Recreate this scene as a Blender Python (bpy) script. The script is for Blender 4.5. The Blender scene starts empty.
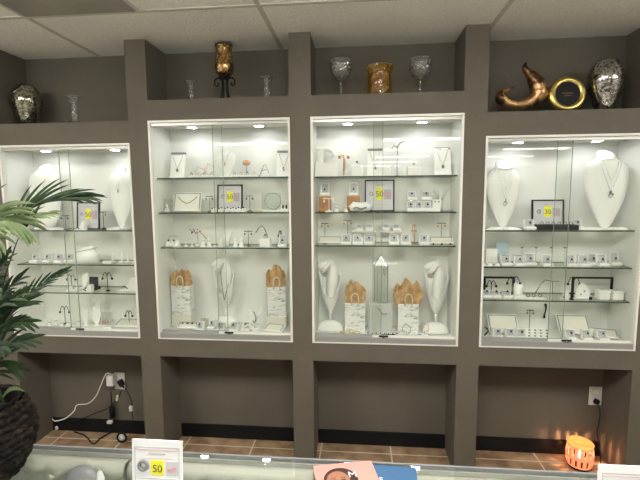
import bpy, math, random
from mathutils import Vector, Matrix, Euler
random.seed(7)
PI = math.pi
C = bpy.context.scene.collection
sc = bpy.context.scene

# ------------------------------------------------------------------ camera
FOC, PIT, YAW, ROLL, CZ, CD = 419.17, 0.1075, -0.0936, -0.0074, 1.5874, 2.2933
_f = Vector((math.sin(YAW)*math.cos(PIT), math.cos(YAW)*math.cos(PIT), -math.sin(PIT)))
_r = Vector((math.cos(YAW), -math.sin(YAW), 0)); _u = _r.cross(_f)
_r, _u = (math.cos(ROLL)*_r + math.sin(ROLL)*_u), (-math.sin(ROLL)*_r + math.cos(ROLL)*_u)
CP = Vector((0, -CD, CZ))
cd = bpy.data.cameras.new('camera'); cam = bpy.data.objects.new('camera', cd); C.objects.link(cam)
cd.sensor_width = 36; cd.lens = FOC*36/640; cd.clip_start = .02
M3 = Matrix((_r, _u, -_f)).transposed()
cam.matrix_world = Matrix.Translation(CP) @ M3.to_4x4()
sc.camera = cam

def proj(P):
    d = Vector(P) - CP; k = d.dot(_f)
    return 320 + FOC*d.dot(_r)/k, 240 - FOC*d.dot(_u)/k
def at(px, py, Y):
    """world point seen at a pixel, on the upright plane y = Y"""
    d = _f + (px-320)/FOC*_r - (py-240)/FOC*_u
    t = (Y + CD)/d.y
    return CP + d*t
def xat(px, Y, z):
    x = 0.0
    for _ in range(8):
        a = proj((x, Y, z))[0]; b = proj((x+.01, Y, z))[0]
        x += (px-a)/((b-a)/.01)
    return x

# ------------------------------------------------------------------ materials
def mat(name, col, rough=.5, metal=0, spec=.5, trans=0, ior=1.45, emit=None, es=0, bump=None, var=None, alpha=1, coat=0):
    m = bpy.data.materials.new(name); m.use_nodes = True
    nt = m.node_tree; b = nt.nodes['Principled BSDF']
    b.inputs['Base Color'].default_value = (*col, 1); b.inputs['Roughness'].default_value = rough
    b.inputs['Metallic'].default_value = metal; b.inputs['Specular IOR Level'].default_value = spec
    b.inputs['Transmission Weight'].default_value = trans; b.inputs['IOR'].default_value = ior
    b.inputs['Coat Weight'].default_value = coat
    if emit: b.inputs['Emission Color'].default_value = (*emit, 1); b.inputs['Emission Strength'].default_value = es
    if bump or var:
        tc = nt.nodes.new('ShaderNodeTexCoord')
    if bump:
        n = nt.nodes.new('ShaderNodeTexNoise'); n.inputs['Scale'].default_value = bump[0]; n.inputs['Detail'].default_value = 4
        bp = nt.nodes.new('ShaderNodeBump'); bp.inputs['Strength'].default_value = bump[1]; bp.inputs['Distance'].default_value = .01
        nt.links.new(tc.outputs['Object'], n.inputs['Vector']); nt.links.new(n.outputs['Fac'], bp.inputs['Height']); nt.links.new(bp.outputs['Normal'], b.inputs['Normal'])
    if var:   # (scale, second colour, low, high)
        n = nt.nodes.new('ShaderNodeTexNoise'); n.inputs['Scale'].default_value = var[0]; n.inputs['Detail'].default_value = 5
        r = nt.nodes.new('ShaderNodeValToRGB'); r.color_ramp.elements[0].position = var[2]; r.color_ramp.elements[1].position = var[3]
        r.color_ramp.elements[0].color = (*col, 1); r.color_ramp.elements[1].color = (*var[1], 1)
        nt.links.new(tc.outputs['Object'], n.inputs['Vector']); nt.links.new(n.outputs['Fac'], r.inputs['Fac']); nt.links.new(r.outputs['Color'], b.inputs['Base Color'])
    return m

def glass_sheet(name, tint, gloss=1.0, rough=.02, frost=0, fcol=(.85, .87, .84), bump=None):
    m = bpy.data.materials.new(name); m.use_nodes = True; nt = m.node_tree; nt.nodes.clear()
    o = nt.nodes.new('ShaderNodeOutputMaterial'); mx = nt.nodes.new('ShaderNodeMixShader')
    t = nt.nodes.new('ShaderNodeBsdfTransparent'); t.inputs['Color'].default_value = (*tint, 1)
    g = nt.nodes.new('ShaderNodeBsdfGlossy'); g.inputs['Roughness'].default_value = rough
    lw = nt.nodes.new('ShaderNodeLayerWeight'); pw = nt.nodes.new('ShaderNodeMath'); pw.operation = 'POWER'; pw.inputs[1].default_value = 5
    mu = nt.nodes.new('ShaderNodeMath'); mu.operation = 'MULTIPLY_ADD'; mu.inputs[1].default_value = .9*gloss; mu.inputs[2].default_value = .04*gloss
    nt.links.new(lw.outputs['Facing'], pw.inputs[0]); nt.links.new(pw.outputs[0], mu.inputs[0]); nt.links.new(mu.outputs[0], mx.inputs[0])
    if frost:
        df = nt.nodes.new('ShaderNodeBsdfDiffuse'); df.inputs['Color'].default_value = (*fcol, 1); m2 = nt.nodes.new('ShaderNodeMixShader'); m2.inputs[0].default_value = frost
        nt.links.new(mx.outputs[0], m2.inputs[1]); nt.links.new(df.outputs[0], m2.inputs[2])
    if bump:
        tc = nt.nodes.new('ShaderNodeTexCoord'); v = nt.nodes.new('ShaderNodeTexVoronoi'); v.inputs['Scale'].default_value = bump[0]
        bp = nt.nodes.new('ShaderNodeBump'); bp.inputs['Strength'].default_value = bump[1]; bp.inputs['Distance'].default_value = .006
        nt.links.new(tc.outputs['Object'], v.inputs['Vector']); nt.links.new(v.outputs['Distance'], bp.inputs['Height']); nt.links.new(bp.outputs['Normal'], g.inputs['Normal']); pass
    nt.links.new(t.outputs[0], mx.inputs[1]); nt.links.new(g.outputs[0], mx.inputs[2]); nt.links.new((m2 if frost else mx).outputs[0], o.inputs[0])
    return m

M = {}
M['shopwall'] = mat('pale shop wall paint', (.76, .75, .70), .8, bump=(60, .2))
M['bouncefloor'] = mat('pale bounce floor', (.62, .60, .54), .9, bump=(200, .5))
M['wall'] = mat('taupe wall paint', (.126, .110, .085), .75, bump=(60, .25), var=(5, (.114, .099, .077), .35, .7))
M['ceiling'] = mat('ceiling tile', (.92, .92, .87), .9, bump=(90, .5), var=(140, (.77, .76, .70), .5, .72))
M['grid'] = mat('ceiling grid', (.60, .57, .51), .5)
M['vent'] = mat('grey diffuser panel', (.36, .345, .31), .6, var=(3, (.27, .26, .23), .4, .7))
M['base'] = mat('black baseboard', (.008, .008, .009), .6, spec=.25)
M['case'] = mat('white case lining', (.79, .79, .755), .5, bump=(30, .05), var=(2, (.76, .765, .725), .4, .7))
M['track'] = mat('pale aluminium track', (.52, .51, .48), .35, .4)
M['railgrey'] = mat('grey aluminium rail', (.36, .36, .34), .4, .3)
M['clothcream'] = mat('cream counter cloth', (.52, .51, .44), .8, bump=(200, .2))
M['cream'] = mat('cream frame lacquer', (.76, .74, .68), .4)
M['steel'] = mat('dark shelf standard', (.30, .32, .28), .5, .3)
M['black'] = mat('black metal', (.008, .008, .009), .5, spec=.25)
M['blackcloth'] = mat('black plastic', (.014, .014, .015), .6, spec=.25)
M['white'] = mat('white leatherette', (.86, .85, .82), .55, bump=(120, .1))
M['cream_pad'] = mat('cream linen pad', (.72, .70, .62), .8, bump=(200, .2))
M['greyp'] = mat('grey lining', (.56, .57, .58), .6)
M['darkgrey'] = mat('dark grey trim', (.22, .22, .23), .5)
M['silver'] = mat('silver', (.72, .72, .72), .2, 1)
M['chrome'] = mat('chrome wire', (.36, .36, .36), .25, 1)
M['gold'] = mat('gold metal', (.66, .50, .17), .30, 1)
M['rose'] = mat('rose gold', (.62, .36, .22), .35, .8)
M['gem'] = mat('dark gem', (.03, .03, .05), .15)
M['redgem'] = mat('red gem', (.55, .08, .06), .3)
M['paper'] = mat('white paper', (.80, .79, .80), .6)
M['signpaper'] = mat('pale lilac sign paper', (.60, .585, .62), .6)
M['yellow'] = mat('yellow print', (.85, .78, .02), .6)
M['ink'] = mat('dark print', (.08, .08, .07), .6)
M['greyink'] = mat('grey print', (.42, .41, .42), .6)
M['pinkink'] = mat('pink print', (.78, .22, .33), .6)
M['palepink'] = mat('pale pink line print', (.72, .5, .52), .6)
M['greenline'] = mat('dark glass edge', (.045, .075, .058), .15)
M['paleedge'] = mat('pale glass edge', (.26, .31, .28), .15)
M['pane'] = glass_sheet('case door glass', (.975, .985, .97), .8)
M['shelfglass'] = glass_sheet('green tinted shelf glass', (.975, .985, .95), .8)
M['counterglass'] = glass_sheet('counter glass', (.965, .975, .965), 2.0)
M['acrylic'] = glass_sheet('clear acrylic', (.90, .92, .90), 1.4, .05, .06)
M['frost'] = glass_sheet('frosted acrylic', (.95, .96, .94), 1.2, .08, .38)
M['crystal'] = glass_sheet('cut crystal', (.975, .975, .965), 2.4, .06, .02, (.9, .9, .88), (60, 1.0))
M['amber'] = glass_sheet('amber glass', (.84, .62, .14), 2.2, .08, .12, (.55, .36, .03), (38, .8))
M['tissue'] = mat('kraft tissue paper', (.50, .31, .14), .8, var=(30, (.62, .42, .22), .4, .65), bump=(60, .5))
M['rope'] = mat('paper cord', (.74, .64, .48), .8)
M['wood'] = mat('orange brown wood', (.42, .20, .075), .5, var=(20, (.52, .28, .12), .4, .65))
M['leaf'] = mat('palm leaf green', (.012, .028, .010), .6, spec=.3, var=(25, (.034, .062, .022), .42, .7))
M['paleleaf'] = mat('lit pale palm leaf green', (.095, .135, .055), .55, spec=.3, var=(25, (.18, .22, .11), .42, .7))  # lighter copy of the leaf green: lit look and paler backs in the colour
M['stem'] = mat('palm stem', (.16, .20, .07), .5)
M['wicker'] = mat('dark brown wicker', (.005, .004, .0035), .7, spec=.12, var=(90, (.026, .018, .013), .48, .62))
M['soil'] = mat('dark liner', (.012, .012, .014), .8)
M['bulbglow'] = mat('downlight lens', (1, 1, 1), .5, emit=(.96, .97, 1), es=30)
M['troffer'] = mat('fluorescent diffuser', (1, 1, 1), .5, emit=(1, .98, .925), es=10)
M['farlight'] = mat('far fluorescent tube', (1, 1, 1), .5, emit=(1, .99, .95), es=9)
M['plugwhite'] = mat('white plastic', (.66, .65, .60), .4)
M['satin'] = mat('grey satin', (.30, .29, .31), .35, coat=.2)
M['mint'] = mat('pale mint display cloth', (.46, .50, .47), .7)
M['blue'] = mat('blue brochure print', (.045, .115, .23), .45)
M['pink'] = mat('pink brochure print', (.60, .27, .23), .5)
M['skin'] = mat('printed face tone', (.34, .15, .09), .5)
M['hair'] = mat('printed dark hair', (.05, .025, .02), .5)
M['bluereflection'] = mat('pale blue reflection sheet', (.42, .55, .62), .5)

def voro_metal(name, dark, light, scale, rough=.15, metal=1, bumpd=.5):
    m = mat(name, dark, rough, metal); nt = m.node_tree; b = nt.nodes['Principled BSDF']
    tc = nt.nodes.new('ShaderNodeTexCoord'); v = nt.nodes.new('ShaderNodeTexVoronoi'); v.inputs['Scale'].default_value = scale
    nt.links.new(tc.outputs['Object'], v.inputs['Vector'])
    r = nt.nodes.new('ShaderNodeValToRGB'); r.color_ramp.elements[0].color = (*dark, 1); r.color_ramp.elements[1].color = (*light, 1)
    s = nt.nodes.new('ShaderNodeSeparateColor'); nt.links.new(v.outputs['Color'], s.inputs[0]); nt.links.new(s.outputs[0], r.inputs['Fac'])
    nt.links.new(r.outputs['Color'], b.inputs['Base Color'])
    bp = nt.nodes.new('ShaderNodeBump'); bp.inputs['Strength'].default_value = bumpd; bp.inputs['Distance'].default_value = .006
    nt.links.new(s.outputs[1], bp.inputs['Height']); nt.links.new(bp.outputs['Normal'], b.inputs['Normal'])
    return m
M['mosaic'] = voro_metal('cracked mirror mosaic', (.10, .085, .075), (.75, .72, .68), 130)
M['mosaic_dark'] = voro_metal('dark cracked mirror mosaic', (.06, .055, .04), (.6, .58, .46), 130)
M['goldmosaic'] = voro_metal('gold bead mosaic', (.16, .07, .02), (.85, .58, .26), 110, .25)
M['bronze'] = mat('mottled bronze', (.46, .27, .13), .3, .85, var=(14, (.09, .045, .025), .46, .56), bump=(30, .3))

def bag_material():
    m = mat('birch print paper', (.80, .80, .77), .6); nt = m.node_tree; b = nt.nodes['Principled BSDF']
    tc = nt.nodes.new('ShaderNodeTexCoord'); mp = nt.nodes.new('ShaderNodeMapping'); mp.inputs['Scale'].default_value = (16, 16, 70)
    n = nt.nodes.new('ShaderNodeTexNoise'); n.inputs['Scale'].default_value = 1; n.inputs['Detail'].default_value = 3; n.inputs['Distortion'].default_value = 1.2
    r = nt.nodes.new('ShaderNodeValToRGB'); r.color_ramp.elements[0].position = .30; r.color_ramp.elements[1].position = .47
    r.color_ramp.elements[0].color = (.22, .24, .24, 1); r.color_ramp.elements[1].color = (.80, .80, .77, 1)
    nt.links.new(tc.outputs['Object'], mp.inputs[0]); nt.links.new(mp.outputs[0], n.inputs['Vector']); nt.links.new(n.outputs['Fac'], r.inputs['Fac']); nt.links.new(r.outputs['Color'], b.inputs['Base Color'])
    return m
M['bag'] = bag_material()

def floor_material():
    m = mat('brown floor tile', (.2, .11, .06), .38); nt = m.node_tree; b = nt.nodes['Principled BSDF']
    tc = nt.nodes.new('ShaderNodeTexCoord'); mp = nt.nodes.new('ShaderNodeMapping')
    S = .435
    mp.inputs['Location'].default_value = (.235/S, -.155/S, 0); mp.inputs['Scale'].default_value = (1/S, 1/S, 1)
    br = nt.nodes.new('ShaderNodeTexBrick'); br.offset = 0; br.inputs['Scale'].default_value = 1
    br.inputs['Brick Width'].default_value = 1; br.inputs['Row Height'].default_value = 1; br.inputs['Mortar Size'].default_value = .011; br.inputs['Mortar Smooth'].default_value = .1
    n = nt.nodes.new('ShaderNodeTexNoise'); n.inputs['Scale'].default_value = 9; n.inputs['Detail'].default_value = 8
    r = nt.nodes.new('ShaderNodeValToRGB'); r.color_ramp.elements[0].position = .35; r.color_ramp.elements[1].position = .68
    r.color_ramp.elements[0].color = (.20, .118, .064, 1); r.color_ramp.elements[1].color = (.44, .30, .185, 1)
    br.inputs['Mortar'].default_value = (.66, .55, .40, 1)
    nt.links.new(tc.outputs['Object'], mp.inputs[0]); nt.links.new(mp.outputs[0], br.inputs['Vector']); nt.links.new(tc.outputs['Object'], n.inputs['Vector'])
    nt.links.new(n.outputs['Fac'], r.inputs['Fac']); nt.links.new(r.outputs['Color'], br.inputs['Color1']); nt.links.new(r.outputs['Color'], br.inputs['Color2'])
    nt.links.new(br.outputs['Color'], b.inputs['Base Color'])
    return m
M['tile'] = floor_material()

# ------------------------------------------------------------------ mesh kit
class MB:
    def __init__(s): s.v = []; s.f = []; s.mi = []
    def add(s, vs, fs, mi=0, T=None):
        b = len(s.v)
        s.v += [tuple((T @ Vector(p)) if T else p) for p in vs]
        s.f += [tuple(i+b for i in f) for f in fs]; s.mi += [mi]*len(fs)
        return s
    def box(s, c, d, rot=None, mi=0, bev=0):
        x, y, z = d[0]/2, d[1]/2, d[2]/2
        T = Matrix.Translation(c) @ (Euler(rot).to_matrix().to_4x4() if rot else Matrix())
        if bev:
            e = min(bev, x*.9, y*.9, z*.9); vs = []; 
            # chamfered box: 24 vertices
            for sx in (-1, 1):
                for sy in (-1, 1):
                    for sz in (-1, 1):
                        vs += [(sx*x, sy*(y-e), sz*(z-e)), (sx*(x-e), sy*y, sz*(z-e)), (sx*(x-e), sy*(y-e), sz*z)]
            I = lambda sx, sy, sz, k: ((sx > 0)*4 + (sy > 0)*2 + (sz > 0))*3 + k
            fs = []
            for a in (-1, 1):
                fs.append([I(a, -1, -1, 0), I(a, 1, -1, 0), I(a, 1, 1, 0), I(a, -1, 1, 0)][::a])
                fs.append([I(-1, a, -1, 1), I(1, a, -1, 1), I(1, a, 1, 1), I(-1, a, 1, 1)][::-a])
                fs.append([I(-1, -1, a, 2), I(1, -1, a, 2), I(1, 1, a, 2), I(-1, 1, a, 2)][::a])
                for c_ in (-1, 1):
                    fs.append([I(-1, a, c_, 1), I(1, a, c_, 1), I(1, a, c_, 2), I(-1, a, c_, 2)][::a*c_])
                    fs.append([I(a, -1, c_, 0), I(a, 1, c_, 0), I(a, 1, c_, 2), I(a, -1, c_, 2)][::-a*c_])
                    fs.append([I(a, c_, -1, 0), I(a, c_, 1, 0), I(a, c_, 1, 1), I(a, c_, -1, 1)][::a*c_])
            for sx in (-1, 1):
                for sy in (-1, 1):
                    for sz in (-1, 1):
                        fs.append([I(sx, sy, sz, 0), I(sx, sy, sz, 1), I(sx, sy, sz, 2)][::sx*sy*sz])
            return s.add(vs, fs, mi, T)
        vs = [(i*x, j*y, k*z) for i in (-1, 1) for j in (-1, 1) for k in (-1, 1)]
        return s.add(vs, [(0, 1, 3, 2), (4, 6, 7, 5), (0, 4, 5, 1), (2, 3, 7, 6), (0, 2, 6, 4), (1, 5, 7, 3)], mi, T)
    def bb(s, x0, x1, y0, y1, z0, z1, mi=0, bev=0):
        return s.box(((x0+x1)/2, (y0+y1)/2, (z0+z1)/2), (x1-x0, y1-y0, z1-z0), None, mi, bev)
    def tube(s, pts, r, n=6, mi=0, closed=False):
        pts = [Vector(p) for p in pts]; k = len(pts); rs = r if isinstance(r, (list, tuple)) else [r]*k
        vs = []; prev = None
        for i, p in enumerate(pts):
            a = pts[(i-1) % k] if (closed or i) else p; b = pts[(i+1) % k] if (closed or i < k-1) else p
            t = (b-a).normalized() if (b-a).length > 1e-9 else Vector((0, 0, 1))
            if prev is None: prev = t.cross(Vector((0, 0, 1)) if abs(t.z) < .9 else Vector((1, 0, 0))).normalized()
            u = (prev - t*prev.dot(t)); u = u.normalized() if u.length > 1e-6 else t.orthogonal().normalized(); w = t.cross(u); prev = u
            for j in range(n):
                q = 2*PI*j/n; vs.append(p + (u*math.cos(q) + w*math.sin(q))*rs[i])
        fs = []
        for i in range(k if closed else k-1):
            for j in range(n):
                a = i*n+j; b = i*n+(j+1) % n; c = ((i+1) % k)*n+(j+1) % n; d = ((i+1) % k)*n+j; fs.append((a, b, c, d))
        if not closed: fs += [tuple(range(n))[::-1], tuple((k-1)*n+j for j in range(n))]
        return s.add(vs, fs, mi)
    def lathe(s, prof, n=24, c=(0, 0, 0), mi=0, fn=None, cap=True):
        vs = []
        for k, (r, z) in enumerate(prof):
            for j in range(n):
                a = 2*PI*j/n; rr = r + (fn(a, z, k) if fn else 0)
                vs.append((c[0]+rr*math.cos(a), c[1]+rr*math.sin(a), c[2]+z))
        fs = [(k*n+j, k*n+(j+1) % n, (k+1)*n+(j+1) % n, (k+1)*n+j) for k in range(len(prof)-1) for j in range(n)]
        if cap:
            if prof[0][0] > 1e-5: fs.append(tuple(range(n))[::-1])
            if prof[-1][0] > 1e-5: fs.append(tuple((len(prof)-1)*n+j for j in range(n)))
        return s.add(vs, fs, mi)
    def ball(s, c, r, n=8, mi=0, sc_=(1, 1, 1)):
        m = max(4, n//2+1); prof = [(r*math.sin(PI*i/m), -r*math.cos(PI*i/m)) for i in range(m+1)]
        b = len(s.v); s.lathe([(max(p[0], 1e-4), p[1]) for p in prof], n, (0, 0, 0), mi)
        for i in range(b, len(s.v)): p = s.v[i]; s.v[i] = (c[0]+p[0]*sc_[0], c[1]+p[1]*sc_[1], c[2]+p[2]*sc_[2])
        return s
    def ring(s, c, R, r, axis='y', n=16, mi=0, squash=1):
        pts = []
        for i in range(n):
            a = 2*PI*i/n; x, y = R*math.cos(a), R*math.sin(a)*squash
            pts.append({'z': (c[0]+x, c[1]+y, c[2]), 'y': (c[0]+x, c[1], c[2]+y), 'x': (c[0], c[1]+x, c[2]+y)}[axis])
        return s.tube(pts, r, 5, mi, True)
    def prism(s, out, t, axis='y', off=0, mi=0):
        """outline [(x, z)] extruded t along y (or [(x, y)] along z), starting at off"""
        n = len(out)
        f = (lambda p, d: (p[0], off+d, p[1])) if axis == 'y' else (lambda p, d: (p[0], p[1], off+d))
        vs = [f(p, 0) for p in out] + [f(p, t) for p in out]
        fs = [tuple(range(n)), tuple(range(2*n-1, n-1, -1))] + [(i, i+n, (i+1) % n+n, (i+1) % n) for i in range(n)]
        return s.add(vs, fs, mi)
    def xf(s, T):
        s.v = [tuple(T @ Vector(p)) for p in s.v]; return s
    def build(s, name, mats, parent=None, smooth=False, loc=None, rot=None, sub=0, solid=0):
        me = bpy.data.meshes.new(name); me.from_pydata(s.v, [], s.f); me.validate()
        for m in (mats if isinstance(mats, list) else [mats]): me.materials.append(M[m] if isinstance(m, str) else m)
        if len(s.mi) == len(me.polygons): me.polygons.foreach_set('material_index', s.mi)
        if smooth: me.polygons.foreach_set('use_smooth', [True]*len(me.polygons))
        o = bpy.data.objects.new(name, me); C.objects.link(o)
        import bmesh
        bm = bmesh.new(); bm.from_mesh(me); bmesh.ops.recalc_face_normals(bm, faces=bm.faces); bm.to_mesh(me); bm.free()
        if parent: o.parent = parent
        if loc: o.location = loc
        if rot: o.rotation_euler = rot
        if solid: md = o.modifiers.new('s', 'SOLIDIFY'); md.thickness = solid; md.offset = 0
        if sub: md = o.modifiers.new('u', 'SUBSURF'); md.levels = sub; md.render_levels = sub
        return o

def tag(o, label, cat, group=None):
    o['label'] = label; o['category'] = cat
    if group: o['group'] = group
    return o
def thing(name, label, cat, loc=(0, 0, 0), rz=0, group=None):
    o = bpy.data.objects.new(name, None); C.objects.link(o); o.location = loc; o.rotation_euler = (0, 0, rz); o.empty_display_size = .02
    return tag(o, label, cat, group)
def struct(o): o['kind'] = 'structure'; return o
KIDS = {}
def copy_tree(o, loc, rz, label, group, parent=None, top=True):
    c = o.copy(); C.objects.link(c); c.parent = parent
    if top: c.location = loc; c.rotation_euler = (0, 0, rz); c['label'] = label; c['group'] = group
    for ch in list(o.children): copy_tree(ch, None, None, None, None, c, False)
    return c
CACHE = {}
def repeat(key, fn, loc, rz, label, group):
    """build one of a kind, then copy it with its parts"""
    if key in CACHE: return copy_tree(CACHE[key], loc, rz, label, group)
    o = fn(); o.location = loc; o.rotation_euler = (0, 0, rz); o['label'] = label; o['group'] = group
    CACHE[key] = o; return o
def text_mesh(s, size, name, m, parent, loc, rot=(PI/2, 0, 0), shear=0):
    cu = bpy.data.curves.new(name, 'FONT'); cu.body = s; cu.size = size; cu.align_x = 'CENTER'; cu.align_y = 'CENTER'; cu.extrude = .0002; cu.shear = shear
    t = bpy.data.objects.new(name, cu); C.objects.link(t)
    bpy.context.view_layer.update()
    me = bpy.data.meshes.new_from_object(t.evaluated_get(bpy.context.evaluated_depsgraph_get()))
    bpy.data.objects.remove(t)
    o = bpy.data.objects.new(name, me); C.objects.link(o); me.materials.clear(); me.materials.append(M[m]); o.parent = parent; o.location = loc; o.rotation_euler = rot
    return o

# ------------------------------------------------------------------ the room
H = 2.44; DEP = .25
P = [(-2.20, -2.0818), (-1.2883, -1.170), (-.3777, -.2591), (.539, .6576), (1.4538, 1.573)]   # pillars
CASES = [(-2.0818, -1.2883, 1.8807, 2.006), (-1.170, -.3777, 2.0002, 2.1152), (-.2591, .539, 2.0002, 2.1152), (.6576, 1.4538, 1.8807, 2.006)]
BOT, NT = .7575, .645
RX0, RX1, RY0 = -3.6, 5.2, -11.5
w = MB()
for a, b in P: w.bb(a, b, 0, DEP, 0, H)
for x0, x1, ct, lt in CASES:
    w.bb(x0, x1, 0, DEP, ct, lt); w.bb(x0, x1, 0, DEP, NT, BOT)
w.bb(RX0, P[0][0], 0, DEP, 0, H); w.bb(P[-1][1], RX1, 0, DEP, 0, H)
struct(w.build('wall_front', 'wall'))
struct(MB().bb(RX0, RX1, DEP, DEP+.1, 0, H).build('wall_back', 'wall'))
struct(MB().bb(RX0-.1, RX0, RY0, DEP+.1, 0, H).build('wall_left', 'shopwall'))
struct(MB().bb(RX1, RX1+.1, RY0, DEP+.1, 0, H).build('wall_right', 'shopwall'))
struct(MB().bb(RX0-.1, RX1+.1, RY0-.1, RY0, 0, H).build('wall_rear', 'shopwall'))
struct(MB().bb(RX0-.1, RX1+.1, RY0-.1, DEP+.1, -.08, 0).build('floor', 'tile'))
struct(MB().bb(RX0, RX1, RY0, -1.98, .0005, .008).build('floor_bounce', 'bouncefloor'))  # unseen pale floor layer added to bounce light up to the ceiling
struct(MB().bb(RX0-.1, RX1+.1, RY0-.1, DEP+.1, H, H+.08).build('ceiling', 'ceiling'))
g = MB()
for x in (-2.72, -1.585, -.455, .672, 1.80, 2.93): g.bb(x-.011, x+.011, RY0, DEP, H-.004, H)
y = -.335
while y > RY0: g.bb(RX0, RX1, y-.011, y+.011, H-.0045, H); y -= .565
g.bb(-1.031, -1.009, -.90, -.335, H-.004, H)
struct(g.build('trim_ceiling_grid', 'grid'))
v = thing('ceiling_vent', 'grey square ceiling diffuser panel at the ceiling corner above the mosaic vase', 'vent', (-1.30, -.6175, H))
MB().bb(-.272, .272, -.27, .27, -.007, 0).build('panel', 'vent', v)
MB().bb(-.272, .272, -.27, .27, -.010, -.0065).xf(Matrix.Diagonal((.6, .6, 1, 1))).build('inner_plate', 'vent', v)
for i, (a, b) in enumerate([(P[k][1], P[k+1][0]) for k in range(4)]):
    struct(MB().bb(a+.001, b-.001, DEP-.012, DEP, 0, .088).build('baseboard_%s' % ['palm_bay', 'second_bay', 'third_bay', 'lamp_bay'][i], 'base'))

# ceiling lights (behind the photographer and over the counter)
for k, x in enumerate((-2.15, .1, 2.4)):
    t = thing('ceiling_light', 'unseen drop-lens fluorescent ceiling light over the counter, %s' % ['end nearest the palm', 'middle one', 'end nearest the wax lamp'][k], 'ceiling light', (x, -1.75, H), 0, 'ceiling lights over the counter')
    MB().bb(-.57, .57, -.28, .28, -.012, 0).build('frame', 'grid', t)
    MB().bb(-.54, .54, -.25, .25, -.085, -.0125).build('diffuser', 'troffer', t)  # dropped lens, its glowing sides added to brighten the ceiling
for (x, y) in [(.94, -4.3), (1.05, -5.75), (.95, -7.3), (.9, -8.8), (.6, -10.3), (3.3, -6.0), (3.3, -7.6), (-1.75, -4.45)]:
    t = thing('strip_light', 'long fluorescent strip light on the ceiling behind the camera', 'ceiling light', (x, y, H), 0, 'strip lights further back in the shop')
    MB().bb(-.60, .60, -.12, .12, -.02, 0).build('frame', 'grid', t)
    MB().bb(-.57, .57, -.09, .09, -.03, -.0205).build('diffuser', 'farlight', t)

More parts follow.
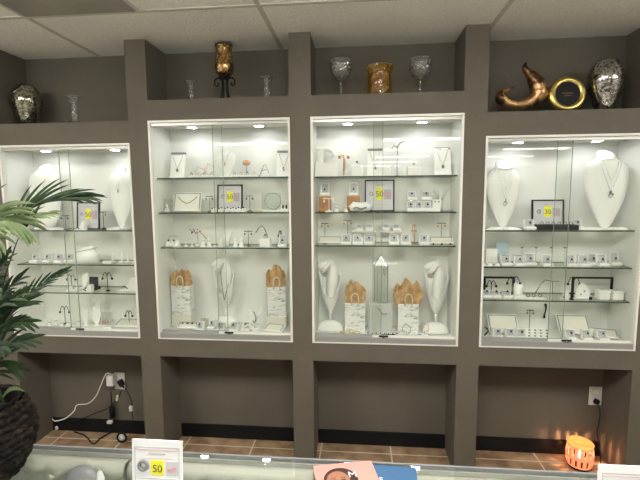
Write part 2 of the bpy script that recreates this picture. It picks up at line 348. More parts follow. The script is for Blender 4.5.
# ------------------------------------------------------------------ display cases
CN = ['the palm-side case', 'the case under the iron lamp', 'the case under the amber glass', 'the case under the bronze sculpture']
SEAM = [(66, 74), (216.5, 225), (373, 382), (552, 568)]
PUCK = [((46, 149), (115, 147)), ((192, 127), (259, 126)), ((348, 123), (422, 122)), ((518, 141), (597, 139.5))]
SH = [(1.388, 1.183, 1.010), (1.690, 1.491, 1.288), (1.688, 1.490, 1.304), (1.389, 1.190, 1.006)]
DECK = .782
for k, (x0, x1, ct, lt) in enumerate(CASES):
    t = thing('display_case', ['white lined glass display case partly behind the palm fronds', 'white lined glass display case with two kraft tissue gift bags at its ends',
        'white lined glass display case with gift bags between two white figure stands', 'white lined glass display case with two large oval necklace busts'][k], 'display case', ((x0+x1)/2, 0, BOT), 0, 'built-in display cases')
    a, b, h = -(x1-x0)/2+.0008, (x1-x0)/2-.0008, ct-BOT-.0008
    MB().bb(a, b, DEP-.010, DEP-.001, .001, h).build('back_panel', 'case', t)
    MB().bb(a, a+.008, .0, DEP-.0105, .001, h).build('side_panel', 'case', t)
    MB().bb(b-.008, b, .0, DEP-.0105, .001, h).build('side_panel', 'case', t)
    MB().bb(a+.0085, b-.0085, .0, DEP-.0105, h-.008, h).build('top_panel', 'case', t)
    MB().bb(a+.0085, b-.0085, .0, DEP-.0105, .0005, DECK-BOT).build('deck', 'case', t)
    f = MB()
    f.bb(a-.004, a+.007, -.006, -.0005, -.003, h+.003); f.bb(b-.007, b+.004, -.006, -.0005, -.003, h+.003)
    f.bb(a-.004, b+.004, -.0065, -.0005, h-.008, h+.004); f.bb(a-.004, b+.004, -.0065, -.0005, -.005, .0025)
    f.build('face_frame', 'cream', t)
    MB().bb(a+.009, b-.009, .004, .030, h-.024, h-.009).build('upper_track', 'track', t)
    MB().bb(a+.009, b-.009, -.0062, .036, DECK-BOT+.0005, DECK-BOT+.006).bb(a+.009, b-.009, -.0062, -.001, .0028, DECK-BOT+.0005).build('lower_track', 'railgrey', t)
    s0 = xat(SEAM[k][0], .02, 1.3)-(x0+x1)/2; s1 = xat(SEAM[k][1], .02, 1.3)-(x0+x1)/2
    for (p, q, yy, e) in ((a+.009, s1, .026, s1), (s0, b-.009, .012, s0)):
        d = MB().bb(p, q, yy, yy+.005, .042, h-.018).build('glass_door', 'pane', t)
        ed = MB(); ed.bb(e-.0009, e+.0009, yy-.0004, yy+.0054, .042, h-.018)
        ed.build('polished_edge', 'paleedge', d)
        MB().bb(p, q, yy-.003, yy+.008, DECK-BOT+.0065, .0425).build('bottom_rail', 'railgrey' if yy > .02 else 'cream', d)
    lk = MB()
    lk.box((0, .0035, .04), (.052, .008, .009), None, 0, .002).build('lock', 'black', t, loc=(s1+.012, 0, 0))
    MB().lathe([(.006, -.01), (.007, 0), (.005, .002)], 12).xf(Matrix.Rotation(PI/2, 4, 'X')).build('lock_barrel', 'chrome', t, loc=(s1+.012, -.001, .033))
    for (px, py) in PUCK[k]:
        xx = xat(px, .115, ct-.02)-(x0+x1)/2
        d = MB().lathe([(.033, 0), (.033, -.010), (.029, -.013), (.026, -.010), (.026, -.004)], 24).build('downlight', 'cream', t, True, loc=(xx, .115, h-.008))
        MB().lathe([(.001, -.0128), (.024, -.0125), (.025, -.0105)], 24).build('lens', 'bulbglow', d, True)
    for i, z in enumerate(SH[k]):
        o = MB()
        X0, X1, Y0, Y1 = x0+.014, x1-.014, .042, DEP-.015
        o.add([(X0, Y0, z-.007), (X1, Y0, z-.007), (X1, Y1, z-.007), (X0, Y1, z-.007), (X0, Y0, z), (X1, Y0, z), (X1, Y1, z), (X0, Y1, z)],
              [(3, 2, 1, 0), (4, 5, 6, 7)], 0)
        o.add([(X0, Y0, z-.007), (X1, Y0, z-.007), (X1, Y1, z-.007), (X0, Y1, z-.007), (X0, Y0, z), (X1, Y0, z), (X1, Y1, z), (X0, Y1, z)],
              [(0, 1, 5, 4), (1, 2, 6, 5), (2, 3, 7, 6), (3, 0, 4, 7)], 1)
        tag(o.build('glass_shelf', ['shelfglass', 'greenline']), 'green-edged clear glass shelf, %s one in %s' % (['top', 'middle', 'bottom'][i], CN[k]), 'shelf', 'glass shelves')

# ------------------------------------------------------------------ jewellery displays
PX = 1/174.0     # metres per photo pixel inside the cases
def ring_box_fn(w=.055, h=.052, lining='greyp'):
    def fn():
        t = thing('ring_box', '', 'ring box')
        MB().box((0, 0, .009), (w, .046, .018), None, 0, .004).build('base', 'white', t)
        MB().box((0, -.004, .0195), (w*.72, .024, .004), None, 0, .001).build('cushion', 'greyp', t)
        l = MB(); T = Matrix.Translation((0, .020, .017)) @ Matrix.Rotation(-.16, 4, 'X')
        e = .0045; hh = h-.017
        l.bb(-w/2+.003, w/2-.003, 0, .004, 0, hh); l.bb(-w/2+.003, -w/2+.003+e, -.014, 0, 0, hh); l.bb(w/2-.003-e, w/2-.003, -.014, 0, 0, hh); l.bb(-w/2+.003, w/2-.003, -.014, 0, hh-e, hh)
        l.xf(T).build('lid', 'white', t)
        MB().bb(-w/2+.0085, w/2-.0085, -.0012, -.0002, .002, hh-.005).xf(T).build('lid_lining', lining, t)
        return t
    return fn
def ring_fn(gem):
    def fn():
        t = thing('ring', '', 'ring'); MB().ring((0, 0, .0075), .0075, .0014, 'y', 14).build('band', 'silver', t)
        MB().ball((0, 0, .018), .0058, 8).build('gemstone', gem, t); return t
    return fn
def ring_box(px, Y, z, where, w=.055, h=.052, rz=0, gem='gem', ring=True):
    x = xat(px, Y, z)
    repeat(('rb', w, h), ring_box_fn(w, h), (x, Y, z+.0006), rz, 'open white ring box, ' + where, 'white ring boxes')
    if ring: repeat(('ri', gem), ring_fn(gem), (x, Y-.004, z+.0225), rz, 'silver ring in the box ' + where, 'rings in the ring boxes')

def bust(px, Y, z, Hh, W, label, neck=.036, mat_='white', style='oval', lean=.03):
    x0 = xat(px, Y, z)
    t = thing('necklace_bust', label, 'necklace bust', (x0, Y, z+.0006))
    if style == 'oval':
        pr = [(1.0, neck, .95), (.95, neck*.98, .95), (.905, neck*1.08, .9), (.875, .60*W/2, .5), (.84, .82*W/2, .42), (.76, .97*W/2, .38), (.66, W/2, .36), (.52, .95*W/2, .34), (.36, .78*W/2, .34), (.2, .52*W/2, .34), (.08, .28*W/2, .36), (0.0, .10*W/2, .5)]
    else:
        pr = [(1.0, neck, .95), (.95, neck*1.0, .9), (.90, neck*1.1, .8), (.87, .66*W/2, .5), (.81, .93*W/2, .42), (.74, W/2, .38), (.5, .97*W/2, .34), (.25, .85*W/2, .34), (0.0, .72*W/2, .36)]
    n = 28; m = MB(); vs = []; 
    for (h, wd, dp) in pr:
        for j in range(n):
            a = 2*PI*j/n; yy = -math.cos(a)*wd*dp
            if yy > 0: yy *= (.35 if h < .93 else 1)
            zz = h*Hh
            if h > .94: zz += -math.cos(a)*wd*.55 - .008     # neck cut slopes to the front
            vs.append((math.sin(a)*wd, yy + lean*h, zz))
    fs = [(k*n+j, k*n+(j+1) % n, (k+1)*n+(j+1) % n, (k+1)*n+j) for k in range(len(pr)-1) for j in range(n)] + [tuple(range(n)), tuple((len(pr)-1)*n+j for j in range(n))]
    m.add(vs, fs).build('bust_form', mat_, t, True, sub=1)
    MB().bb(-W*.30, W*.30, -.028, .035, 0, .010, bev=.003).build('foot', mat_, t)
    def front(x, zz):
        h = max(0, min(1, zz/Hh))
        for k in range(len(pr)-1):
            if pr[k][0] >= h >= pr[k+1][0]:
                u = (pr[k][0]-h)/(pr[k][0]-pr[k+1][0]); wd = pr[k][1]*(1-u)+pr[k+1][1]*u; dp = pr[k][2]*(1-u)+pr[k+1][2]*u
                s_ = min(.999, abs(x)/wd); return -wd*dp*math.sqrt(1-s_*s_)*1.04 + lean*h - .0085
        return -.02
    return x0, Y, z, front, Hh
def necklace(B, label, drop=.45, halfw=.042, m='silver', pend='gem', double=False, ps=1):
    x0, Y, z, front, Hh = B
    t = thing('necklace', label, 'necklace', (x0, Y, z)); k = MB()
    for s in ((1,) if not double else (1, .72)):
        pts = []
        for i in range(25):
            u = i/24*2-1; xx = halfw*u*s; zz = Hh*(.90 - (.90-drop)*(1-abs(u)**1.25)*(1 if s == 1 else .7)); pts.append((xx, front(xx, zz), zz))
        k.tube(pts, .0011, 5)
    k.build('chain', m, t, True)
    zz = Hh*drop
    p = MB(); p.ball((0, front(0, zz)-.002, zz-.010*ps), .0085*ps, 8, 0, (1, .6, 1.2)); p.ring((0, front(0, zz)-.002, zz-.028*ps), .009*ps, .002*ps)
    p.ball((.012*ps, front(0, zz)-.002, zz-.020*ps), .005*ps, 6); p.build('pendant', pend, t, True)

def sign(px, Y, z, w, h, label, num='50', zoff=0):
    x = xat(px, Y, z); t = thing('sign_frame', label, 'framed sign', (x, Y, z+.0006+zoff))
    T = Matrix.Rotation(-.10, 4, 'X'); e = .0075
    f = MB(); f.bb(-w/2, -w/2+e, -.005, .006, 0, h); f.bb(w/2-e, w/2, -.005, .006, 0, h); f.bb(-w/2+e, w/2-e, -.005, .006, h-e, h); f.bb(-w/2+e, w/2-e, -.005, .006, 0, e)
    f.xf(T).build('frame', 'black', t)
    MB().bb(-w/2+e, w/2-e, -.001, .004, e, h-e).xf(T).build('paper', 'signpaper', t)
    MB().box((0, .040, .034), (.03, .004, .075), (.9, 0, 0)).build('easel_back', 'black', t)
    cz = h*.56; hb = h*.40; wb = w*.22
    def pl(x0, x1, z0, z1, m_, nm): MB().bb(x0, x1, -.0018, -.0011, z0, z1).xf(T).build(nm, m_, t)
    pl(-wb/2, wb/2, cz-hb/2, cz+hb/2, 'yellow', 'yellow_block'); pl(wb*.65, wb*1.75, cz-hb*.45, cz+hb*.32, 'greyink', 'grey_block')
    pl(-w*.16, w*.16, h*.82, h*.845, 'greyink', 'heading_line'); pl(-w*.35, w*.35, h*.20, h*.21, 'greyink', 'small_print_line')
    MB().ring((-w*.28, -.0018, cz), w*.055, .0022).ball((-w*.28, -.0018, cz+w*.06), w*.02, 6, 0, (1, .15, 1)).xf(T).build('ring_picture', 'darkgrey', t)
    text_mesh(num, hb*.62, 'discount_number', 'ink', t, (0, -.0024-.0, cz-.004), (PI/2-.10, 0, 0)).location = T @ Vector((0, -.0024, cz-.003))
    text_mesh('off!', hb*.42, 'discount_word', 'pinkink', t, (0, 0, 0), (PI/2-.10, 0, 0)).location = T @ Vector((wb*1.2, -.0024, cz-.006))
    return t

def earring_fn(c):
    def fn():
        t = thing('earring', '', 'earring'); m = MB(); m.tube([(0, 0, 0), (0, -.001, -.008)], .0009, 5); m.ball((0, -.001, -.013), .0058, 8, 0, (1, .8, 1.15)); m.build('drop', c, t, True); return t
    return fn
def t_stand(px, Y, z, label, h=.09, w=.05, m='black', ec='black', base=.016):
    x = xat(px, Y, z); t = thing('earring_stand', label, 'earring stand', (x, Y, z+.0006))
    MB().lathe([(base, 0), (base*.9, .004), (base*.35, .008), (.002, .013)], 16).build('base', m, t, True)
    MB().tube([(0, 0, .006), (0, 0, h)], .0018, 8).build('pole', m, t); MB().box((0, 0, h), (w, .006, .0045), None, 0, .001).build('crossbar', m, t)
    for s in (-1, 1): repeat(('er', ec), earring_fn(ec), (x+s*w*.40, Y-.004, z+h-.0022), 0, ('right' if s > 0 else 'left') + ' drop earring, ' + label, 'drop earrings on stands')
def hook_stand(px, Y, z, label, h=.08, w=.05, m='black'):
    x = xat(px, Y, z); t = thing('earring_stand', label, 'earring stand', (x, Y, z+.0006))
    MB().lathe([(.013, 0), (.011, .004), (.004, .007), (.002, .010)], 16).build('base', m, t, True)
    MB().tube([(0, 0, .006), (0, 0, h*.8)], .0020, 8).build('pole', m, t)
    for s in (-1, 1):
        a = MB(); a.tube([(s*w*.5*u, 0, h*.8+h*.22*math.sin(PI*u**.8)-(h*.10*u*u)) for u in [i/10 for i in range(11)]], .0020, 6)
        a.ball((s*w*.5, 0, h*.8-h*.14), .0075, 8); a.build('curved_arm', m, t, True)
def cone(px, Y, z, label, h=.045, r=.014, m='white', tip='gem'):
    x = xat(px, Y, z); t = thing('ring_cone', label, 'ring cone', (x, Y, z+.0006))
    MB().lathe([(r, 0), (r, .003), (r*.75, .006), (r*.5, h*.5), (r*.28, h*.85), (r*.1, h)], 16).build('cone', m, t, True)
    MB().ring((0, 0, h*.66), .006, .0016, 'z', 12).build('band', tip, t)
def board(px, Y, z, w, h, label, pend='chrome', tilt=.22):
    """white easel board with grey top and a hanging pendant"""
    x = xat(px, Y, z); t = thing('pendant_board', label, 'necklace board', (x, Y, z+.0006)); T = Matrix.Rotation(-tilt, 4, 'X')
    MB().bb(-w/2, w/2, 0, .006, 0, h, bev=.002).xf(T).build('panel', 'white', t)
    MB().bb(-w/2+.002, w/2-.002, -.003, .016, h, h+.012).xf(T).build('top_lip', 'darkgrey', t)
    MB().bb(-w/2, w/2, -.012, .0, 0, .008).xf(T).build('ledge', 'white', t)
    n = thing('necklace', 'fine necklace, ' + label.split(',')[0].replace('white pendant board', 'on the white board').replace('tilted white necklace board', 'on the tilted board'), 'necklace', (x, Y, z+.0006)); k = MB()
    k.tube([tuple(T @ Vector((w*.34*u, -.003, h*.97-(1-abs(u)**1.3)*h*.55))) for u in [i/8-1 for i in range(17)]], .0010, 5); k.build('chain', 'chrome', n, True)
    MB().ball((0, 0, 0), .0085, 8, 0, (1, .4, 1.4)).xf(T @ Matrix.Translation((0, -.006, h*.42-.014))).build('pendant', pend, n, True)
def cube_riser(px, Y, z, w, h, label, top='gem', d=.05):
    x = xat(px, Y, z); tag(MB().box((0, 0, h/2), (w, d, h), None, 0, .003).build('white_riser', 'white', loc=(x, Y, z+.0006)), label, 'display riser', 'white block risers')
    if top: repeat(('ri', top), ring_fn(top), (x, Y-.005, z+h+.0015), 0, 'ring standing on the ' + label.split(',')[0], 'rings on risers')
def ramp(px, Y, z, label, w=.05, h=.045, rz=0):
    x = xat(px, Y, z); t = thing('display_ramp', label, 'display ramp', (x, Y, z+.0006), rz)
    m = MB(); prof = [(-w/2, 0), (w/2, 0), (w/2, h), (w*.28, h)] + [(w*.28-u*w*.70, h*(1-u)**2.2+.006*u) for u in (.25, .5, .75, 1)]
    m.prism(prof, .028, 'y', -.014); m.build('curved_body', 'white', t)
    MB().box((-w*.05, -.0150, h*.28), (w*.25, .002, .006), (0, .6, 0)).build('dark_clasp', 'gem', t)
def tray(px, Y, z, w, d, h, label, back=True, m='cream_pad', n=0, rz=0, tilt=.9):
    x = xat(px, Y, z); t = thing('display_tray', label, 'display tray', (x, Y, z+.0006), rz)
    if not back:
        MB().box((0, 0, h/2), (w, d, h), None, 0, .003).build('tray_body', 'white', t); MB().box((0, 0, h+.0012), (w*.9, d*.84, .0022)).build('pad', m, t); top = h+.003
        T = Matrix.Translation((0, 0, top))
    else:
        T = Matrix.Rotation(tilt, 4, 'X')
        MB().bb(-w/2, w/2, 0, d, -.0, .008, bev=.002).xf(Matrix.Translation((0, 0, .004)) @ T).build('frame', 'white', t)
        MB().bb(-w/2+.010, w/2-.010, .010, d-.010, .0082, .0112).xf(Matrix.Translation((0, 0, .004)) @ T).build('pad', m, t)
        e = MB(); e.bb(-w/2+.006, w/2-.006, d-.009, d-.006, .0083, .0125); e.bb(-w/2+.006, -w/2+.0085, .006, d-.009, .0083, .0125); e.bb(w/2-.0085, w/2-.006, .006, d-.009, .0083, .0125)
        e.xf(Matrix.Translation((0, 0, .004)) @ T).build('inner_rim', 'darkgrey', t)
        T = Matrix.Translation((0, 0, .004)) @ T @ Matrix.Translation((0, d/2, .012))
    return t, x, T
def curve_item(name, label, cat, pts, r, m, loc, n=6, closed=False, smooth=True, group=None):
    o = MB().tube(pts, r, n, 0, closed).build(name, m, None, smooth, loc=loc); return tag(o, label, cat, group)
def gift_bag(px, Y, z, w, h, d, label, rz=0, tissue_label='', seed=1, spread=1.0, th=.10):
    x = xat(px, Y, z); t = thing('gift_bag', label, 'gift bag', (x, Y, z+.0006), rz, 'birch print gift bags'); b = MB()
    vs = []
    for s, (zz, k) in enumerate([(0, .97), (.004, 1), (h*.5, .99), (h, 1.0)]):
        vs += [(-w/2*k, -d/2*k, zz), (w/2*k, -d/2*k, zz), (w/2*k, d/2*k, zz), (-w/2*k, d/2*k, zz)]
    fs = [(3, 2, 1, 0)] + [(k*4+j, k*4+(j+1) % 4, (k+1)*4+(j+1) % 4, (k+1)*4+j) for k in range(3) for j in range(4)]
    b.add(vs, fs).build('bag_body', 'bag', t, solid=.0012)
    for yy in (-d/2-.003, d/2+.003):
        hd = MB(); R = w*.17
        hd.tube([(-R, yy, h-.012)] + [(R*-math.cos(PI*i/12), yy, h+.030+.028*math.sin(PI*i/12)) for i in range(13)] + [(R, yy, h-.012)], .0040, 7); hd.build('rope_handle', 'rope', t, True)
    # crumpled tissue standing in the mouth of the bag
    rnd = random.Random(seed); tm = MB()
    for s in range(4):
        yy = -d*.30 + s*d*.2; nx, nz = 13, 7; vs = []
        for j in range(nz+1):
            for i in range(nx+1):
                u = i/nx*2-1; v_ = j/nz; top = th*(.55+.35*math.sin(2.3*u+s*1.7+seed)+rnd.uniform(-.12, .12))
                top = max(top, th*.3)*(1-.42*abs(u)**2.6)
                vs.append((u*w*.46*(1+(spread-1+.10)*v_), yy+rnd.uniform(-.005, .005)+(.008*math.sin(9*u+s) if v_ > .3 else 0)*d/.07, h-.045+v_*(top+.045)))
        fs = [(j*(nx+1)+i, j*(nx+1)+i+1, (j+1)*(nx+1)+i+1, (j+1)*(nx+1)+i) for j in range(nz) for i in range(nx)]
        tm.add(vs, fs)
    tag(tm.build('tissue_paper', 'tissue', loc=(x, Y, z+.0006), rot=(0, 0, rz), solid=.0006), tissue_label, 'tissue paper', 'kraft tissue in the gift bags')

def outline(pts, Y): return [(p.x, p.z) for p in (at(a, b, Y) for a, b in pts)]
def figure(px, Y, z, label, mirror=1, base=True, s=1.0):
    """white abstract draped figure used as a jewellery stand"""
    x = xat(px, Y, z); t = thing('draped_figure_stand', label, 'jewellery stand', (x, Y, z+.0006)); k = PX*s
    if base:
        MB().lathe([(.001, 0), (13*k, 0), (13.5*k, 2*k), (12.5*k, 4*k), (10.5*k, 8*k), (5*k, 10.3*k), (1.4*k, 11*k)], 24).xf(Matrix.Diagonal((1, .55, 1, 1))).build('base', 'white', t, True)
        MB().tube([(0, 0, 9*k), (0, 0, 22*k)], 1.3*k, 10).build('stem', 'white', t, True)
    # draped cloth body: a cone open at the front with two pointed wings
    n = 28; rows = [(18, .8), (23, 3.2), (29, 6.0), (36, 8.0), (43, 9.4), (50, 10.4), (55, 11.0)]; vs = []
    for ri, (zz, wd) in enumerate(rows):
        u = ri/(len(rows)-1)
        for j in range(n):
            a = 2*PI*j/n; V = max(0, math.cos(a)); up = u**2*(abs(math.sin(a))**6*7 - V**2*20)
            fold = 1+.09*math.sin(7*a+zz*.12)*u
            vs.append((math.sin(a)*wd*k*fold, -math.cos(a)*wd*k*.52*fold, (zz+up)*k))
    fs = [(r_*n+j, r_*n+(j+1) % n, (r_+1)*n+(j+1) % n, (r_+1)*n+j) for r_ in range(len(rows)-1) for j in range(n)] + [tuple(range(n))]
    MB().add(vs, fs).build('draped_body', 'white', t, True, solid=.003)
    q = mirror
    pts = [(0, .0, 22*k), (q*.5*k, .004, 36*k), (q*1.5*k, .006, 48*k), (q*2.5*k, .006, 58*k), (q*2.2*k, .006, 66*k), (q*.0*k, .002, 71.5*k), (-q*4*k, -.002, 70.5*k), (-q*9*k, -.005, 67*k), (-q*12.5*k, -.008, 65.5*k)]
    MB().tube(pts, [2*k, 5*k, 6*k, 5.6*k, 4.4*k, 3.6*k, 3.4*k, 3.8*k, 1.4*k], 14).build('raised_arm', 'white', t, True, sub=1)
    MB().tube([(q*1.5*k, -.018, 73*k), (-q*3*k, -.024, 67*k), (-q*7*k, -.022, 63*k), (-q*9.5*k, -.018, 61*k)], [1*k, 2.2*k, 2.0*k, .8*k], 10).build('folded_hand', 'white', t, True, sub=1)
    MB().ring((q*.3*k, -.022, 71.5*k), 2.4*k, .8*k).build('carved_curl', 'white', t, True)
    return x

Z1, Z2, Z3, Z4 = [(*SH[k], DECK) for k in range(4)]
# ---- case 1 (behind the palm)
k1 = 'in the palm-side case'
B = bust(46.5, .13, Z1[0], .40, .215, 'large white V necklace bust partly hidden by palm fronds', style='vee')
necklace(B, 'silver drop necklace on the bust behind the palm fronds', .48, .05, 'silver', 'silver')
B = bust(122, .125, Z1[0], .385, .165, 'slim oval white necklace bust beside the framed sign in the palm-side case', neck=.026)
necklace(B, 'tiny pendant necklace on the slim oval bust beside the sign', .62, .02, 'silver', 'darkgrey', ps=.5)
sign(88.5, .10, Z1[0], .145, .165, 'black framed discount sign on the top shelf of the palm-side case')
t_stand(66, .075, Z1[0], 'small black twin-ball stand beside the sign, nearer the palm', .085, .052)
t_stand(104, .10, Z1[0], 'small black crossbar stand between the sign and the slim bust', .105, .045, ec='chrome')
ramp(80.5, .065, Z1[0], 'little white ramp in front of the discount sign corner', .07, .05)
tray(114, .055, Z1[0], .085, .02, .010, 'flat white strip at the foot of the slim oval bust', False, 'white')
tray(57, .055, Z1[0], .085, .03, .009, 'flat white pad under the palm frond tips on the top shelf', False, 'white')
for i, p in enumerate((35.5, 48, 59.5, 70)): ring_box(p, .10 if i % 2 else .085, Z1[1], ['closest to the palm', 'second from the palm', 'third from the palm', 'beside the tilted collar bust'][i]+' on the middle shelf', .055, .055)
# tilted collar bust lying on the middle shelf
x = xat(86, .11, Z1[1]); t = thing('collar_bust', 'white collar-shaped necklace bust lying tilted on the middle shelf', 'necklace bust', (x, .11, Z1[1]+.001))
vs = []; n = 26
for r_, (q, hz) in enumerate([(1, 0), (1.0, .010), (.82, .034), (.55, .060), (.42, .078), (.34, .080), (.30, .060)]):
    for j in range(n):
        a = 2*PI*j/n; vs.append((math.cos(a)*.088*q + (1-q)*.03, math.sin(a)*.050*q, hz + (math.cos(a)*.018*q if hz > .005 else 0)+(.018 if hz > .005 else 0)))
MB().add(vs, [(k*n+j, k*n+(j+1) % n, (k+1)*n+(j+1) % n, (k+1)*n+j) for k in range(6) for j in range(n)] + [tuple(range(n))]).build('collar', 'white', t, True)
curve_item('necklace', 'grey cord necklace draped over the tilted collar bust', 'necklace', [(math.cos(a)*.064+.012, math.sin(a)*.038, .078+math.cos(a)*.013) for a in [2*PI*i/20 for i in range(20)]], .0014, 'darkgrey', (x, .11, Z1[1]+.001), 5, True)
tray(108, .08, Z1[1], .055, .03, .014, 'low white block on the middle shelf beside the tilted collar bust', False, 'white')
for i, (p, hh) in enumerate(((113, .062), (122, .065), (128, .055), (134.5, .06))):
    x = xat(p, .12, Z1[1]); t = thing('ring_finger', 'slim white ring post, %s on the middle shelf beside the pillar' % ['first from the collar bust', 'second of four', 'third of four', 'closest to the pillar'][i], 'ring post', (x, .12, Z1[1]+.0006), 0, 'slim white ring posts')
    MB().box((0, 0, .005), (.026, .026, .010), None, 0, .003).build('base', 'white', t); MB().tube([(0, 0, .009), (.002, 0, hh*.6), (0, 0, hh)], [.006, .006, .004], 10).build('finger', 'white', t, True)
hook_stand(72, .14, Z1[2], 'black two-armed stand beside the palm frond tip on the bottom shelf', .09, .055)
hook_stand(108, .10, Z1[2], 'black two-armed stand beside the black box on the bottom shelf', .115, .062)
x = xat(93, .13, Z1[2]); t = thing('black_box', 'open black jewellery box standing on the bottom shelf of the palm-side case', 'jewellery box', (x, .13, Z1[2]+.0006))
MB().box((0, 0, .008), (.075, .05, .016), None, 0, .002).build('base', 'black', t); MB().box((-.006, .022, .045), (.058, .006, .062), (-.1, 0, 0), 0, .001).build('lid', 'blackcloth', t)
B = bust(84, .16, Z1[2], .10, .05, 'small grey-white bust beside the black box', neck=.012)
ramp(87, .07, Z1[2], 'white curved ramp in front of the black box', .075, .045)
ramp(128, .11, Z1[2], 'wide white ramp with a dark clip by the pillar on the bottom shelf', .12, .09)
tray(73, .075, Z1[2], .07, .035, .010, 'flat white pad with small rings next to the curved ramp', False, 'white')
cone(71, .12, Z1[2], 'white ring cone behind the flat pad on the bottom shelf', .04)
cone(77, .11, Z1[2], 'second white ring cone by the curved ramp', .036)
hook_stand(65.5, .14, DECK, 'black two-armed stand on the case floor below the palm frond', .115, .062)
hook_stand(129.5, .12, DECK, 'black two-armed stand on the case floor by the pillar', .10, .045)
# white Y-shaped hand posts
for i, (p, Yp, hh) in enumerate(((86, .12, .115), (97, .13, .125))):
    x = xat(p, Yp, DECK); t = thing('leaf_display', ['broad white leaf-shaped bracelet stand beside the case door seam', 'white leaf-shaped bracelet stand beside the red earrings'][i], 'jewellery stand', (x, Yp, DECK+.0006), [-.2, .2][i])
    MB().lathe([(.018, 0), (.016, .005), (.004, .010)], 16).build('base', 'white', t, True)
    MB().prism([(-.004, .008), (.004, .008), (.020, .035), (.030, .07), (.024, hh), (.010, hh-.02), (-.014, hh-.004), (-.028, .08), (-.020, .035)], .012, 'y', -.006).build('leaf', 'white', t)
x = xat(97, .17, DECK); t = thing('leaf_display', 'tall white flat post behind the leaf-shaped stands', 'jewellery stand', (x, .17, DECK+.0006)); MB().box((0, 0, .075), (.03, .012, .15), (0, .3, 0), 0, .003).build('post', 'white', t); MB().box((.0, 0, .155), (.055, .015, .04), (0, -.2, 0), 0, .004).build('head', 'white', t)
x = xat(107, .12, DECK); t = thing('earring_card', 'clear stand with red stone earrings on the palm-side case floor', 'earring card', (x, .12, DECK+.0006))
MB().box((0, 0, .045), (.06, .004, .085), (-.1, 0, 0)).build('card', 'acrylic', t); MB().bb(-.03, .03, -.012, .012, 0, .006).build('foot', 'white', t)
for q in (-.014, 0, .014):
    tag(MB().tube([(0, 0, .03), (0, 0, .012)], .0012, 5).ball((0, 0, .006), .0050, 8).build('earring', 'redgem', None, True, loc=(x+q, .105, DECK+.022)), 'red stone drop earring, %s of the three on the clear stand' % {-.014: 'first', 0: 'middle', .014: 'last'}[q], 'earring', 'red drop earrings')
tr, x, T = tray(127, .085, DECK, .165, .08, .055, 'cream slanted tray on the case floor against the pillar', True, tilt=.30)
tray(107, .065, DECK, .05, .05, .012, 'small tilted white pad in front of the red earrings', False, 'white', rz=.5)
for i, (p, Yp) in enumerate(((56, .12), (62, .08), (68, .10), (74, .07), (79, .12), (50, .09))):
    cone(p, Yp, DECK, 'small white ring cone, %s on the palm-side case floor' % ['by the palm frond', 'second', 'third', 'fourth', 'by the door seam', 'half hidden by the palm'][i], .038)

# ---- case 2
c2 = 'under the iron lamp'
board(177, .12, Z2[0], .090, .145, 'white pendant board standing by the pillar on the top shelf, iron lamp case')
board(283.5, .12, Z2[0], .085, .145, 'white pendant board with oval drop at the outer end, iron lamp top shelf', 'chrome')
B = bust(226, .13, Z2[0], .165, .115, 'small white necklace bust in the middle of the top shelf', neck=.017)
necklace(B, 'small dark pendant necklace on the middle top-shelf bust', .52, .022, 'rose', 'darkgrey', ps=.45)
def wire_bangle(px, Y, z, w, h, label, m='rose'):
    x = xat(px, Y, z); t = thing('bracelet_stand', label, 'bracelet', (x, Y, z+.0006))
    MB().box((0, 0, .004), (w*.9, .03, .008), None, 0, .002).build('base', 'white', t)
    MB().tube([(w*.5*math.cos(a), .01*math.sin(3*a), h*.62+h*.34*math.sin(a)+.006*math.sin(4*a)) for a in [2*PI*i/28 for i in range(28)]], .0017, 5, 0, True).build('bangle', m, t, True)
    MB().tube([(0, .004, .006), (0, .004, h*.3)], .0016, 5).build('prop', 'chrome', t)
wire_bangle(200, .13, Z2[0], .055, .065, 'rose gold twisted bangle on a small stand beside the white board')
wire_bangle(210, .15, Z2[0], .05, .085, 'rose gold leaf bangle propped higher behind the first one')
x = xat(247, .14, Z2[0]); t = thing('oval_brooch', 'pink gold oval brooch on a slim wire stand', 'brooch', (x, .14, Z2[0]+.0006))
MB().tube([(0, 0, 0), (0, 0, .07)], .0014, 6).build('wire', 'chrome', t); MB().ball((0, 0, .086), .0235, 14, 0, (1, .22, .72)).build('plaque', 'rose', t, True); MB().lathe([(.014, 0), (.012, .004), (.003, .006)], 12).build('base', 'white', t, True)
x = xat(264.5, .12, Z2[0]); curve_item('wire_easel', 'bent chrome wire triangle easel with a bracelet', 'bracelet stand', [(-.032, 0, .001), (-.005, .012, .07), (.005, .012, .074), (.034, 0, .0015), (.018, .010, .045), (-.016, .010, .04)], .0018, 'chrome', (x, .12, Z2[0]+.0012))
for i, p in enumerate((191.5, 198, 205, 211.5, 234.5, 241, 247.5, 254)):
    x = xat(p, .06, Z2[0]); t = thing('ring_holder', 'tiny white ring holder, %s in the front row, iron lamp case' % ['first', 'second', 'third', 'fourth, before the bust', 'fifth, past the bust', 'sixth', 'seventh', 'eighth and last'][i], 'ring holder', (x, .06, Z2[0]+.0006), 0, 'tiny ring holders on the top shelf')
    MB().box((0, 0, .006), (.030, .022, .012), None, 0, .003).build('base', 'white', t); MB().ring((0, 0, .019), .0075, .0015, 'y', 12).ball((0, 0, .027), .004, 6).build('ring', 'rose' if i % 2 else 'chrome', t)
